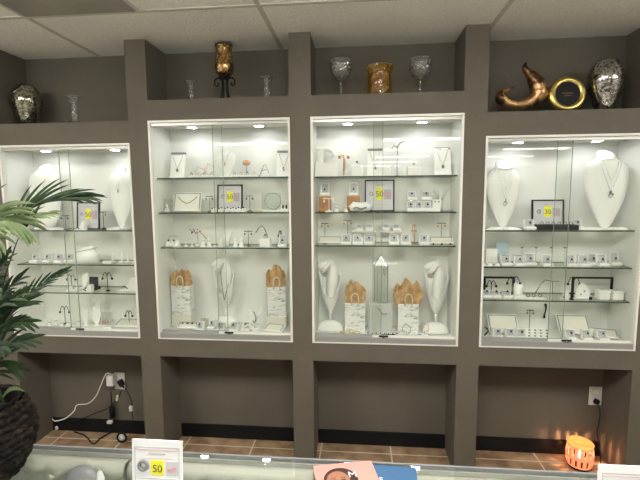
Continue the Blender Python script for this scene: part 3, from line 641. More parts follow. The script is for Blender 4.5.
# shelf 2
sign(230, .12, Z2[1], .152, .160, 'black framed discount sign on the second shelf of the iron lamp case')
tr, x, T = tray(187, .11, Z2[1], .168, .115, 0, 'white necklace tray propped upright beside the discount sign', True, 'cream_pad', tilt=1.22)
curve_item('necklace', 'silver bib necklace laid on the upright white tray', 'necklace', [tuple(T @ Vector((.060*u, .030-.042*(1-abs(u)**1.6), .002))) for u in [i/8-1 for i in range(17)]], .0022, 'chrome', (x, .11, Z2[1]+.0006))
x = xat(167, .10, Z2[1]); t = thing('pendant_board', 'little white pendant stand at the pillar end of the second shelf', 'pendant stand', (x, .10, Z2[1]+.0006)); MB().box((0, .012, .040), (.052, .004, .08), (-.15, 0, 0)).build('panel', 'acrylic', t); MB().lathe([(.02, 0), (.014, .018), (.006, .035), (.008, .042), (.001, .05)], 14).build('cone', 'white', t, True); MB().ring((0, -.014, .022), .008, .0016).build('pendant', 'gem', t)
t_stand(210, .13, Z2[1], 'small steel crossbar stand between the tray and the sign', .092, .045, 'chrome', 'chrome')
t_stand(250, .13, Z2[1], 'small steel crossbar stand just past the sign', .092, .045, 'chrome', 'chrome')
for i, p in enumerate((214, 221, 227, 232.5, 238, 243)):
    x = xat(p, .065, Z2[1]); t = thing('ring_holder', 'small white pad with dark studs, %s before the sign on the second shelf' % ['first', 'second', 'third', 'fourth', 'fifth', 'sixth'][i], 'ring holder', (x, .065, Z2[1]+.0006), 0, 'stud pads before the sign')
    MB().box((0, 0, .011), (.029, .024, .022), (0, 0, 0), 0, .004).build('pad', 'white', t)
    for q in (-.007, .007): MB().ball((q, -.010, .024+q*.4), .0045, 7).build('stud', 'gem', t)
x = xat(273, .13, Z2[1]); t = thing('collar_stand', 'clear stand holding a round wire collar necklace', 'necklace stand', (x, .13, Z2[1]+.0006))
MB().box((-.01, 0, .055), (.115, .004, .108), (-.12, 0, 0)).build('panel', 'acrylic', t); MB().bb(-.06, .05, -.02, .015, 0, .008).build('foot', 'white', t)
tag(MB().ring((0, 0, 0), .047, .0022, 'y', 30).build('necklace', 'chrome', None, True, loc=(x+.004, .108, Z2[1]+.062)), 'round wire collar necklace standing upright on the clear stand', 'necklace')
x = xat(285, .075, Z2[1]); t = thing('earring_card', 'small white card with two black earrings at the shelf end', 'earring card', (x, .075, Z2[1]+.0006)); MB().box((0, 0, .018), (.040, .010, .036), (-.3, 0, 0), 0, .002).build('card', 'white', t)
for q in (-.009, .010): tag(MB().ball((0, 0, 0), .0055, 8, 0, (1, .7, 2.2)).build('earring', 'black', None, True, loc=(x+q, .064, Z2[1]+.030)), 'long black earring on the small white card, %s' % ('inner one' if q < 0 else 'outer one by the pillar'), 'earring', 'black earrings')
curve_item('bracelet', 'pale gold bracelet lying on the second shelf before the wire collar', 'bracelet', [(.030*math.cos(a), .018*math.sin(a), 0) for a in [2*PI*i/20 for i in range(20)]], .0024, 'gold', (xat(259, .075, Z2[1]), .075, Z2[1]+.003), 6, True)
curve_item('bracelet', 'pale gold bracelet lying in front of the upright tray', 'bracelet', [(.034*math.cos(a), .016*math.sin(a), 0) for a in [2*PI*i/20 for i in range(20)]], .0024, 'gold', (xat(196, .062, Z2[1]), .062, Z2[1]+.003), 6, True)
# shelf 3
x = xat(173, .10, Z2[2]); t = thing('earring_block', 'white double-cone block with two dark earrings at the pillar end', 'earring block', (x, .10, Z2[2]+.0006))
m = MB(); [m.lathe([(.019, 0), (.017, .006), (.011, .024), (.008, .034)], 16, (q, 0, 0)) for q in (-.030, 0, .030)]; m.build('block', 'white', t, True)
for q in (-.018, .014): MB().ball((q, -.018, .036), .006, 8).build('stone', 'gem', t, True)
MB().tube([(-.03, 0, .03), (-.02, .0, .06), (.02, 0, .062), (.032, 0, .055)], .0014, 5).build('wire', 'chrome', t)
x = xat(198, .15, Z2[2]); t = thing('branch_necklace', 'brown twig-like necklace on a small stand on the third shelf', 'necklace', (x, .15, Z2[2]+.0006))
MB().tube([(-.055, 0, .098), (-.035, .002, .086), (-.012, 0, .078), (.012, 0, .082), (.035, .002, .062), (.055, 0, .04)], .0030, 6).build('twig_chain', 'rose', t, True)
MB().tube([(0, 0, .002), (0, 0, .078)], .0016, 6).build('post', 'chrome', t); MB().lathe([(.018, 0), (.015, .005), (.002, .007)], 14).build('base', 'white', t, True)
m = MB(); [m.ball((random.uniform(-.04, .03), random.uniform(-.004, .004), random.uniform(.072, .096)), .0045, 6) for _ in range(10)]; m.build('beads', 'gem', t)
cone(203, .07, Z2[2], 'white ring cone beneath the twig necklace', .055, .017); cone(209, .075, Z2[2], 'white ring cone second along beneath the twig necklace', .052, .016)
cone(192, .06, Z2[2], 'stubby gold-banded ring cone near the twig necklace', .026, .012, 'cream_pad', 'gold'); cone(186, .075, Z2[2], 'stubby ring cone beside the double-cone block', .026, .012, 'cream_pad', 'gem')
ramp(218.5, .09, Z2[2], 'white ramp leaning next to the tall white wedge', .06, .05)
x = xat(229, .12, Z2[2]); t = thing('wedge_display', 'tall white wedge-shaped display leaning on the third shelf', 'jewellery stand', (x, .12, Z2[2]+.0006)); MB().prism([(-.026, 0), (-.006, 0), (.028, .10), (.024, .105), (-.014, .055), (-.024, .10)], .02, 'y', -.01).build('wedge', 'white', t)
cone(235.5, .08, Z2[2], 'white ring cone with dark stones after the wedge', .055, .018); cone(241.5, .08, Z2[2], 'second white ring cone with dark stones after the wedge', .055, .018)
t_stand(248.5, .15, Z2[2], 'small steel stand with three charms above the ring cones', .085, .05, 'chrome', 'chrome')
cube_riser(265.5, .10, Z2[2], .062, .050, 'white cube with a ring, third shelf', 'gem')
curve_item('bracelet', 'silver chain bracelet rising behind the white cube', 'bracelet', [(-.05, 0, .07), (-.03, .0, .10), (-.012, 0, .115), (.004, 0, .10), (.018, 0, .065), (.026, 0, .0)], .0030, 'chrome', (xat(264, .16, Z2[2]), .16, Z2[2]+.0038))
hook_stand(280.5, .14, Z2[2], 'single dark-tipped wire stand behind the end ring box', .09, .02)
ring_box(282.5, .085, Z2[2], 'at the end of the third shelf, iron lamp case', .05, .068)
# case floor
for q_, (p_, nm_) in enumerate(((183.5, 'nearer the cream stud pad'), (277, 'nearer the brown-rimmed tray'))):
    tag(MB().box((0, 0, .038), (.126, .070, .076), None, 0, .003).build('bag_riser', 'cream_pad', loc=(xat(p_, .17, DECK), .175, DECK+.0006)), 'cream block under the iron lamp case gift bag, ' + nm_, 'display riser', 'cream blocks under gift bags')
gift_bag(183.5, .170, DECK+.0765, .120, .180, .06, 'birch print gift bag standing by the pillar in the iron lamp case', -.04, 'kraft tissue puffing out of the bag nearest the ring tray', 3, 1.05, .105)
gift_bag(276.5, .170, DECK+.0765, .108, .180, .055, 'birch print gift bag turned to show its side panel', .30, 'kraft tissue bunched high out of the turned bag', 8, 1.12, .14)
figure(226, .17, DECK, 'tall white draped figure behind the glass seam between the gift bags', 1, True, 1.0)
curve_item('necklace', 'long chain with dark drop hanging down the white figure between the gift bags', 'necklace', [(-.024, 0, .33), (-.016, -.004, .24), (-.004, -.008, .165), (0, -.008, .15), (.008, -.006, .19), (.024, 0, .25)], .0022, 'chrome', (xat(226, .115, DECK), .115, DECK+.03))
tr, x, T = tray(189, .085, DECK, .150, .050, 0, 'cream slanted pad with four dark studs before the gift bag', True, 'cream_pad', tilt=.55)
for i in range(4): tag(MB().ball((0, 0, 0), .0065, 8, 0, (1.3, 1, .6)).build('stud_earring', 'gem', None, True, loc=tuple(Vector((x, .085, DECK+.0006)) + T @ Vector((-.045+.03*i, .004, .005)))), 'dark stud on the cream slanted pad, %s from the pillar' % ['first', 'second', 'third', 'fourth'][i], 'earring', 'dark studs on the cream pad')
for i, (p, Yp) in enumerate(((200, .067), (212, .11), (220, .068), (233.5, .075), (246, .09))): ring_box(p, Yp, DECK, ['beside the cream stud pad', 'behind the pink bow', 'just before the door lock', 'just past the door lock', 'under the white Y-shaped stand'][i]+', iron lamp case', .050, .050, 0, 'gem' if i != 2 else 'redgem')
x = xat(205, .12, DECK); t = thing('charm_stand', 'clear stand with pinkish bow charm on the iron lamp case floor', 'charm stand', (x, .12, DECK+.0006)); MB().box((0, 0, .03), (.05, .004, .06), (-.1, 0, 0)).build('panel', 'acrylic', t); MB().bb(-.025, .025, -.012, .012, 0, .005).build('foot', 'white', t)
MB().tube([(-.02, -.008, .035), (0, -.010, .055), (.004, -.010, .07), (.014, -.008, .045), (.022, -.006, .03)], .0026, 6).build('bow', 'rose', t)
x = xat(255, .12, DECK); t = thing('branching_stand', 'white Y-shaped branching bracelet stand beside the turned gift bag', 'jewellery stand', (x, .12, DECK+.0006))
m = MB(); m.tube([(0, 0, 0), (0, 0, .055), (-.012, 0, .085), (-.036, 0, .125)], [.008, .007, .006, .003], 8); m.tube([(0, 0, .05), (.018, 0, .085), (.044, 0, .135)], [.008, .008, .003], 8); m.tube([(.014, -.004, .075), (.050, -.004, .115)], [.006, .003], 8)
m.build('branches', 'white', t, True); MB().box((0, 0, .004), (.06, .04, .008), None, 0, .003).build('base', 'white', t)
curve_item('bracelet', 'dark beaded bracelet draped on the white Y-shaped stand', 'bracelet', [(-.004, -.014, .108), (.004, -.014, .095), (.010, -.014, .07), (.010, -.014, .045), (0, -.014, .040), (-.008, -.014, .052)], .0034, 'darkgrey', (x, .12, DECK+.006))
x = xat(247, .05, DECK); 
m = MB(); m.tube([(.033*math.cos(PI*i/12), 0, .044*math.sin(PI*i/12)) for i in range(13)], .005, 8)
tag(m.build('arch_stand', 'white', None, True, loc=(xat(248.5, .052, DECK), .052, DECK+.004)), 'white arch necklace stand in front of the Y-shaped stand', 'jewellery stand')
tr, x, T = tray(272.5, .066, DECK, .115, .065, 0, 'cream tray with brown rim slanted before the turned gift bag', True, 'cream_pad', tilt=.35, rz=-.25)

# ---- case 3
board(375, .12, Z3[0], .088, .150, 'white pendant board with dark top near the top shelf middle, amber glass case', 'chrome')
board(443, .12, Z3[0], .092, .155, 'tilted white necklace board by the pillar on the amber glass top shelf', 'chrome', .30)
x = xat(325.5, .12, Z3[0]); t = thing('folded_bust', 'white folded-ribbon display with an open white box at the top shelf end', 'jewellery stand', (x, .12, Z3[0]+.0006))
MB().prism([(-.055, .0), (.07, 0), (.075, .085), (.055, .075), (.02, .07), (-.05, .085)], .03, 'y', -.055).build('open_box', 'white', t)
MB().tube([(-.032, .01, .0), (-.032, .02, .09), (-.022, .02, .15), (.0, .015, .165), (.035, .01, .15), (.048, .0, .125), (.035, -.005, .11)], [.025, .024, .022, .018, .017, .014, .008], 12).build('ribbon', 'white', t, True, sub=1)
MB().box((-.022, .02, .165), (.065, .02, .008), (0, .02, 0), 0, .002).build('upper_edge', 'white', t)
x = xat(344, .11, Z3[0]); t = thing('earring_stand', 'rose gold tree stand with ball earrings on the amber glass top shelf', 'earring stand', (x, .11, Z3[0]+.0006))
MB().lathe([(.014, 0), (.011, .005), (.003, .008)], 14).build('base', 'white', t, True); MB().tube([(0, 0, .006), (0, 0, .12)], .0045, 8).build('pole', 'rose', t); MB().box((0, 0, .122), (.055, .006, .006), None, 0, .002).build('crossbar', 'rose', t)
for q in (-.024, .024): MB().ball((q, -.004, .108), .0095, 8).build('ball_drop', 'bronze', t, True)
MB().tube([(0, -.006, .115), (.006, -.008, .08), (.002, -.008, .05), (-.003, -.008, .03)], [.005, .007, .006, .003], 8).build('tassel', 'rose', t, True)
cube_riser(357, .11, Z3[0], .065, .062, 'white cube with a dark ring, top shelf amber glass case', 'gem')
cube_riser(413.5, .11, Z3[0], .070, .048, 'low white cube with a rose ring, top shelf amber glass case', 'redgem')
cube_riser(387.5, .10, Z3[0], .030, .050, 'narrow white post beside the dark-topped pendant board', None, .03)
x = xat(397, .15, Z3[0]); t = thing('earring_stand', 'tall steel forked stand beside the low white cube', 'earring stand', (x, .15, Z3[0]+.0006))
MB().lathe([(.016, 0), (.013, .005), (.003, .008)], 14).build('base', 'chrome', t, True); MB().tube([(0, 0, .006), (0, 0, .165)], .0028, 8).build('pole', 'chrome', t)
MB().tube([(0, 0, .16), (-.02, 0, .175), (-.034, 0, .15)], .0026, 6).build('arm', 'chrome', t); MB().tube([(0, 0, .16), (.012, 0, .185), (.042, 0, .198)], .0030, 6).build('arm', 'chrome', t)
# shelf 2
sign(379.5, .12, Z3[1], .168, .180, 'black framed discount sign on the second shelf of the amber glass case')
sgn_x = xat(379.5, .09, Z3[1])
for i, (p, rz) in enumerate(((325, 0), (353.5, 0))):
    x = xat(p, .15, Z3[1]); wd = tag(MB().box((0, 0, .044), (.070, .06, .088), None, 0, .003).build('wood_block', 'wood', loc=(x, .15, Z3[1]+.0006)), 'orange brown wooden riser block, %s' % ['the one nearer the pillar', 'the one beside the framed sign'][i], 'wood block', 'wooden riser blocks')
    repeat(('rb', .055, .075), ring_box_fn(.055, .075), (x, .145, Z3[1]+.0892), 0, 'open white ring box on the wooden block %s' % ['nearer the pillar', 'beside the framed sign'][i], 'ring boxes on wooden blocks')
    repeat(('ri', 'gem'), ring_fn('gem'), (x, .141, Z3[1]+.1112), 0, 'silver ring in the box on the wooden block %s' % ['nearer the pillar', 'beside the sign'][i], 'rings in the ring boxes')
t_stand(329, .075, Z3[1], 'small white crossbar stand before the wooden block', .075, .068, 'white', 'white', .024)
cone(336.5, .08, Z3[1], 'white ring cone between the wooden blocks, first', .034, .012); cone(346, .08, Z3[1], 'white ring cone between the wooden blocks, second', .034, .012)
x = xat(360, .085, Z3[1]); t = thing('bracelet_cushion', 'white cuff cushion wrapped with a dark silver bracelet before the sign', 'bracelet cushion', (x, .085, Z3[1]+.0006))
MB().tube([(-.055, 0, .040), (-.046, 0, .030), (0, 0, .028), (.046, 0, .030), (.052, 0, .042)], [.014, .027, .024, .027, .020], 16).build('cushion', 'white', t, True)
m = MB(); 
for i in range(9): m.ball((-.034+.0085*i, -.025, .020+.004*math.sin(i)), .0052, 6)
m.build('bracelet_links', 'darkgrey', t, True)
for i, p in enumerate((411.5, 426)):
    cube_x = xat(p, .17, Z3[1]); tag(MB().box((0, 0, .030), (.062, .05, .060), None, 0, .002).build('clear_riser', 'acrylic', loc=(cube_x, .17, Z3[1]+.0006)), 'clear acrylic riser under the %s raised ring box' % ['first', 'second'][i], 'riser', 'clear risers')
    repeat(('rb', .055, .052), ring_box_fn(), (cube_x, .17, Z3[1]+.0612), 0, 'open white ring box raised on the %s clear riser' % ['first', 'second'][i], 'white ring boxes')
    repeat(('ri', 'gem'), ring_fn('gem'), (cube_x, .166, Z3[1]+.0832), 0, 'silver ring in the box raised on the %s clear riser' % ['first', 'second'][i], 'rings in the ring boxes')
for i, p in enumerate((410.5, 419, 427.5)): ring_box(p, .085, Z3[1], '%s in the front row past the sign, amber glass case' % ['first', 'second', 'third'][i], .047, .056)
x = xat(436, .085, Z3[1]); t = thing('earring_card', 'white card with a pair of dark studs beside the front ring boxes', 'earring card', (x, .085, Z3[1]+.0006)); MB().prism([(-.024, 0), (.022, 0), (.028, .066), (-.016, .066)], .008, 'y', -.004).build('card', 'white', t)
for q in (-.008, .012): MB().ball((q+.001, -.007, .054), .0042, 7).build('stud', 'black', t)
x = xat(440, .15, Z3[1]); t = thing('crystal_spray', 'spiky clear crystal spray ornament on the second shelf by the pillar', 'ornament', (x, .16, Z3[1]+.0006))
m = MB(); rr = random.Random(4)
for i in range(16):
    a = rr.uniform(-.85, .55); L = rr.uniform(.06, .12); m.tube([(0, 0, .035), (math.sin(a)*L*.8, rr.uniform(-.02, .02), .035+math.cos(a)*L*.8), (math.sin(a)*L, rr.uniform(-.03, .02), .035+math.cos(a)*L*.95)], [.0035, .0022, .0006], 5)
m.build('crystal_spikes', 'acrylic', t); MB().lathe([(.020, 0), (.018, .006), (.006, .014), (.008, .034), (.002, .04)], 14).build('base', 'silver', t, True)
# shelf 3
t_stand(325, .16, Z3[2], 'small steel crossbar stand at the pillar end of the third shelf', .115, .045, 'chrome', 'rose')
tray(330, .10, Z3[2], .140, .055, .030, 'long white tray at the pillar end of the third shelf', True, 'cream_pad', tilt=.55)
t_stand(347.5, .17, Z3[2], 'crowded rose and steel earring stand behind the first ring box', .13, .05, 'chrome', 'rose')
for i, p in enumerate((346, 357.5, 369)): ring_box(p, .08, Z3[2], '%s from the pillar on the third shelf, amber glass case' % ['first', 'second', 'third'][i], .060, .058)
for i, p in enumerate((394, 405.5, 424)): ring_box(p, .08, Z3[2], '%s past the prism on the third shelf, amber glass case' % ['first', 'second', 'third'][i], .056, .058)
for i, (p, w_) in enumerate(((364, .14), (391, .12))):
    x = xat(p, .185, Z3[2]); t = thing('clear_riser', 'clear raised bar with a white strip, %s the prism on the third shelf' % ['before', 'past'][i], 'riser', (x, .185, Z3[2]+.0006), 0, 'clear risers at the back')
    MB().bb(-w_/2, w_/2, -.02, .02, .062, .068).build('bar', 'white', t); MB().bb(-w_/2, -w_/2+.004, -.018, .018, 0, .0615).build('support', 'acrylic', t); MB().bb(w_/2-.004, w_/2, -.018, .018, 0, .0615).build('support', 'acrylic', t)
    for q in (-.03, .03):
        repeat(('rb', .045, .04), ring_box_fn(.045, .04), (x+q, .180, Z3[2]+.0695), 0, 'little open ring box on the clear raised bar, %s half, %s the prism' % ('inner' if (q > 0) == (i == 0) else 'outer', ['before', 'past'][i]), 'little raised ring boxes')
tray(441.5, .085, Z3[2], .130, .05, .03, 'cream strip tray with gold pieces by the pillar on the third shelf', True, 'cream_pad', tilt=.7)
for i in range(5): tag(MB().ball((0, 0, 0), .0062, 7).build('gold_stud', 'gold' if i % 2 else 'gem', None, True, loc=(xat(433+4.2*i, .075, Z3[2]), .062, Z3[2]+.0075)), 'small stud on the third shelf before the cream strip tray, %s in the row' % ['first', 'second', 'third', 'fourth', 'fifth'][i], 'earring', 'studs before the strip tray')
t_stand(441, .17, Z3[2], 'small steel crossbar stand behind the cream strip tray', .115, .05, 'chrome', 'rose')
hook_stand(414, .16, Z3[2], 'thin gold-tipped wire stand between the ring boxes past the prism', .11, .02, 'rose')
# case floor
figure(330.5, .135, DECK, 'white draped figure stand by the pillar beside the plain gift bag', 1)
figure(435.5, .135, DECK, 'white draped figure stand leaning its arm toward the second gift bag', 1)
gift_bag(355, .135, DECK, .118, .175, .06, 'birch print gift bag between the draped figure and the glass prism', 0, 'round kraft tissue fan above the bag before the prism', 12, 1.05, .15)
gift_bag(407.5, .135, DECK, .118, .175, .06, 'birch print gift bag between the glass prism and the second draped figure', 0, 'two-peaked kraft tissue above the bag past the prism', 5, 1.5, .15)
x = xat(380.5, .11, DECK); t = thing('glass_prism', 'tall clear glass obelisk with pointed top on a white block', 'glass ornament', (x, .11, DECK+.0006))
MB().box((0, 0, .09), (.13, .055, .18), None, 0, .004).build('pedestal', 'frost', t)
q = .038; MB().add([(-q, -q*.6, .181), (q, -q*.6, .181), (q, q*.6, .181), (-q, q*.6, .181), (-q, -q*.6, .40), (q, -q*.6, .40), (q, q*.6, .40), (-q, q*.6, .40), (0, 0, .46)],
    [(3, 2, 1, 0), (0, 1, 5, 4), (1, 2, 6, 5), (2, 3, 7, 6), (3, 0, 4, 7), (4, 5, 8), (5, 6, 8), (6, 7, 8), (7, 4, 8)]).build('obelisk', 'acrylic', t)
e = MB(); [e.tube([(a*q, b*q*.6, .181), (a*q, b*q*.6, .40), (0, 0, .46)], .0020, 5) for a in (-1, 1) for b in (-1, 1)]; [e.bb(u-.001, u+.001, -q*.6-.001, -q*.6, .19, .40) for u in (-.02, 0, .018)]; e.build('bevelled_lines', 'steel', t)
curve_item('necklace', 'dark curved pendant chain on the front of the clear prism block', 'necklace', [(-.028, 0, .16), (-.012, 0, .150), (-.004, 0, .135), (.008, 0, .122), (.024, 0, .118), (.030, 0, .126)], .0026, 'darkgrey', (x, .0775, DECK+.0006))
curve_item('necklace', 'short silver chain hanging on the glass obelisk', 'necklace', [(.012, 0, .385), (.014, 0, .36), (.020, 0, .345), (.026, 0, .36), (.027, 0, .385)], .0022, 'chrome', (x, .081, DECK+.0006))
for i in range(8):
    p = 368+4.1*i; x = xat(p, .062, DECK); t = thing('stud_post', 'tiny white post with dark stud, %s in the row under the prism' % ['first', 'second', 'third', 'fourth', 'fifth', 'sixth', 'seventh', 'last'][i], 'earring post', (x, .062, DECK+.0006), 0, 'tiny stud posts under the prism')
    MB().box((0, 0, .009), (.014, .014, .018), None, 0, .003).build('post', 'white', t); MB().ball((0, -.007, .015), .0048, 7).build('stud', 'gem', t)
curve_item('bracelet', 'thin black bracelet bar lying in front of the tiny stud posts', 'bracelet', [(-.06, 0, 0), (-.02, -.001, .001), (.02, 0, .002), (.055, 0, .003)], .0035, 'black', (xat(385.5, .043, DECK), .043, DECK+.0095))
curve_item('bracelet', 'gold tangled bracelet lying before the plain gift bag', 'bracelet', [(.045*math.cos(a)+.012*math.cos(3*a), .018*math.sin(a), .006+.006*math.sin(4*a)) for a in [2*PI*i/30 for i in range(30)]], .0030, 'gold', (xat(350, .070, DECK), .070, DECK+.004), 6, True)
curve_item('bracelet', 'gold chain bracelet by the foot of the first draped figure', 'bracelet', [(.028*math.cos(a), .012*math.sin(a), .003+.003*math.sin(3*a)) for a in [2*PI*i/24 for i in range(24)]], .0028, 'gold', (xat(338, .055, DECK), .055, DECK+.004), 6, True)
curve_item('bracelet', 'dark wire bangle leaning on the second gift bag', 'bracelet', [(.024*math.cos(a), .004*math.sin(a), .030+.026*math.sin(a)) for a in [2*PI*i/24 for i in range(24)]], .0018, 'darkgrey', (xat(406.5, .082, DECK), .082, DECK+.002), 6, True)
wire_bangle(424.5, .075, DECK, .045, .075, 'pair of thin hoops on a small block beside the second draped figure', 'rose')
for i, p in enumerate((420, 429.5)): cone(p, .050, DECK, 'short ring cone with a black stone, %s at the second draped figure' % ['outer', 'inner'][i], .022, .012, 'white', 'gem')

# ---- case 4
B = bust(502.5, .13, Z4[0], .375, .185, 'oval cream necklace bust by the pillar under the bronze sculpture', neck=.045)
necklace(B, 'silver charm cluster necklace on the oval bust under the bronze sculpture', .45, .050, 'silver', 'silver', double=True)
B = bust(604.5, .088, Z4[0], .420, .236, 'largest cream necklace bust, under the mirror mosaic vase', neck=.045)
necklace(B, 'silver two-strand necklace with dark charms on the largest bust', .50, .060, 'silver', 'darkgrey', double=True)
sign(547.5, .15, Z4[0], .172, .150, 'black framed discount sign between the two oval busts', '30', .012)
x = xat(556, .085, Z4[0]); t = thing('ring_tray', 'black ring tray in front of the sign between the oval busts', 'ring tray', (x, .085, Z4[0]+.0006))
MB().box((0, 0, .014), (.205, .07, .028), None, 0, .003).build('tray', 'blackcloth', t); 
for i in range(6): MB().ring((-.075+.03*i, 0, .034), .008, .0018, 'y', 12).build('ring', 'chrome', t)
for i, p in enumerate((529.5, 577)): ring_box(p, .07 if i == 0 else .10, Z4[0], ['beside the black tray, nearer the pillar', 'behind the black tray end'][i], .058, .055)
for i, (p, w_) in enumerate(((494, .09), (512, .10), (590, .11), (621, .07))):
    x = xat(p, .065, Z4[0]); t = thing('crescent_base', 'low white crescent plinth on the top shelf, %s' % ['by the pillar', 'next to the ring box', 'before the largest bust', 'past the largest bust'][i], 'plinth', (x, .065, Z4[0]+.0006), 0, 'white crescent plinths')
    MB().lathe([(.5, 0), (.5, .25), (.36, .55), (.1, .8), (.01, .85)], 20).xf(Matrix.Diagonal((w_, .034, .018, 1))).build('plinth', 'white', t, True)
# shelf 2
for i, (p, Yp) in enumerate(((506, .075), (519.5, .065), (530, .10), (547, .07), (571, .07), (584, .072), (593, .11), (602, .085), (615, .12))):
    ring_box(p, Yp, Z4[1], '%s on the middle shelf under the sculpture' % ['first', 'second', 'third, set further back', 'fourth', 'fifth', 'sixth', 'seventh, set further back', 'eighth', 'ninth and last'][i], .058, .062 if i not in (8,) else .07)
for i, p in enumerate((521.5, 535.5, 550.5, 564)):
    x = xat(p, .19, Z4[1]); t = thing('stone_stand', 'thin wire stand with a dark stone behind the ring boxes, %s in line' % ['first', 'second', 'third', 'fourth'][i], 'ring stand', (x, .19, Z4[1]+.0006), 0, 'dark stones behind the ring boxes')
    MB().lathe([(.012, 0), (.010, .004), (.002, .006)], 12).build('base', 'acrylic', t); MB().tube([(0, 0, .004), (0, 0, .082)], .0010, 5).build('wire', 'chrome', t); MB().ball((0, 0, .088), .0075, 8, 0, (1.3, 1, .7)).build('stone', 'darkgrey', t, True)
cube_riser(490.5, .15, Z4[1], .065, .085, 'plain white block by the pillar on the middle shelf', None, .04)
x = xat(502, .185, Z4[1]); tag(MB().box((0, 0, .055), (.075, .003, .11), (-.12, 0, .2)).build('reflection_sheet', 'bluereflection', loc=(x, .185, Z4[1]+.008)), 'pale blue reflection sheet standing behind the first ring box', 'card')  # reflection in the case glass, modelled as a tinted upright sheet
for i, p in enumerate((483.5, 490, 497)): cone(p, .07, Z4[1], 'low white ring cone, %s before the plain white block' % ['first', 'second', 'third'][i], .026, .017)
# shelf 3
def rack(px0, px1, Y, z, h, label):
    x0, x1 = xat(px0, Y, z), xat(px1, Y, z); t = thing('black_bar_rack', label, 'bar rack', ((x0+x1)/2, Y, z+.0006), 0, 'black bar racks'); w_ = x1-x0
    MB().box((0, 0, h), (w_, .014, .010), None, 0, .002).build('bar', 'black', t)
    for s in (-1, 1): MB().box((s*(w_/2-.006), 0, h/2-.003), (.012, .012, h-.006), None, 0, .002).build('upright', 'black', t)
rack(483, 514, .14, Z4[2], .105, 'black bar rack by the pillar on the bottom shelf under the sculpture'); rack(571, 612, .16, Z4[2], .105, 'black bar rack beside the small fan-shaped bust')
hook_stand(491, .10, Z4[2], 'black curved-arm stand beside the pillar-end bar rack', .095, .052)
hook_stand(513, .12, Z4[2], 'black curved-arm stand at the far end of the pillar-side bar rack', .115, .070)
hook_stand(573, .12, Z4[2], 'black curved-arm stand in front of the second bar rack', .115, .062)
for i, p in enumerate((486.5, 496, 507)): ring_box(p, .085, Z4[2], '%s under the pillar-side bar rack' % ['first', 'second', 'third'][i], .052, .040)
x = xat(517.5, .125, Z4[2]); tag(MB().lathe([(.024, 0), (.026, .01), (.028, .05), (.025, .075), (.021, .075), (.020, .02)], 20).build('white_cup', 'white', None, True, loc=(x, .125, Z4[2]+.0006)), 'white cup-shaped ring holder beside the black curved-arm stand', 'ring holder')
tray(519, .075, Z4[2], .07, .04, .016, 'low white pad before the cup-shaped ring holder', False, 'white')
tray(536, .065, Z4[2], .095, .03, .009, 'thin white strip pad with loose silver pieces', False, 'white')
for i, p in enumerate((528, 533.5, 540)): 
    tag(MB().ring((0, 0, .009), .009, .0020, 'y', 12).ball((0, 0, .019), .004, 6).build('ring', 'chrome', None, loc=(xat(p, .065, Z4[2]), .065, Z4[2]+.0135)), 'loose silver ring standing on the thin strip pad, %s along' % ['first', 'second', 'third'][i], 'ring', 'rings on the thin strip pad')
x = xat(548, .17, Z4[2]); t = thing('wire_easel', 'bent chrome wire easel with silver bracelets at the door seam', 'bracelet stand', (x, .17, Z4[2]+.0006)); MB().tube([(-.075, 0, .0015), (-.045, 0, .06), (-.02, 0, .088), (.02, 0, .08), (.055, 0, .082)], .0026, 6).build('wire', 'chrome', t, True); MB().tube([(.02, 0, .08), (.03, .01, .0015)], .0020, 6).build('leg', 'chrome', t)
ramp(563, .085, Z4[2], 'small white ramp beside the second bar rack', .045, .045)
x = xat(582.5, .10, Z4[2]); t = thing('fan_bust', 'small white fan-shaped jewellery bust under the second bar rack', 'necklace bust', (x, .115, Z4[2]+.0006)); MB().prism([(-.035, .004), (.035, .004), (.042, .03), (.024, .066), (.006, .085), (-.012, .08), (-.034, .045)], .018, 'y', -.009).build('fan', 'white', t); MB().bb(-.045, .045, -.02, .02, 0, .004).build('foot', 'white', t)
for q in (-.008, .01): MB().ball((q, -.012, .030+q), .0045, 7).build('charm', 'darkgrey', t)
x = xat(571.5, .075, Z4[2]); t = thing('black_cross_stand', 'small black cross-shaped earring stand at the foot of the second bar rack', 'earring stand', (x, .075, Z4[2]+.0006)); MB().lathe([(.012, 0), (.010, .004), (.003, .006)], 12).build('base', 'black', t); MB().box((0, 0, .026), (.009, .009, .046), None, 0, .001).build('upright', 'black', t); MB().box((0, 0, .034), (.030, .0085, .009), None, 0, .001).build('crossbar', 'black', t)
for i, p in enumerate((602, 615.5)):
    x = xat(p, .10, Z4[2]); t = thing('white_box', 'closed white gift box with a bow, %s past the second bar rack' % ['first', 'second'][i], 'gift box', (x, .10, Z4[2]+.0006), 0, 'white gift boxes'); MB().box((0, 0, .020), (.055, .055, .040), None, 0, .003).build('box', 'white', t); MB().box((0, 0, .043), (.059, .059, .008), None, 0, .002).build('lid', 'white', t); MB().ring((-.007, 0, .0505), .006, .002, 'y', 10).ring((.007, 0, .0505), .006, .002, 'y', 10).build('bow', 'silver', t)
tag(MB().ball((0, 0, 0), .009, 8).build('black_stone', 'black', None, True, loc=(xat(590.5, .07, Z4[2]), .07, Z4[2]+.0092)), 'small black stone on the bottom shelf between fan-shaped bust and gift boxes', 'stone')
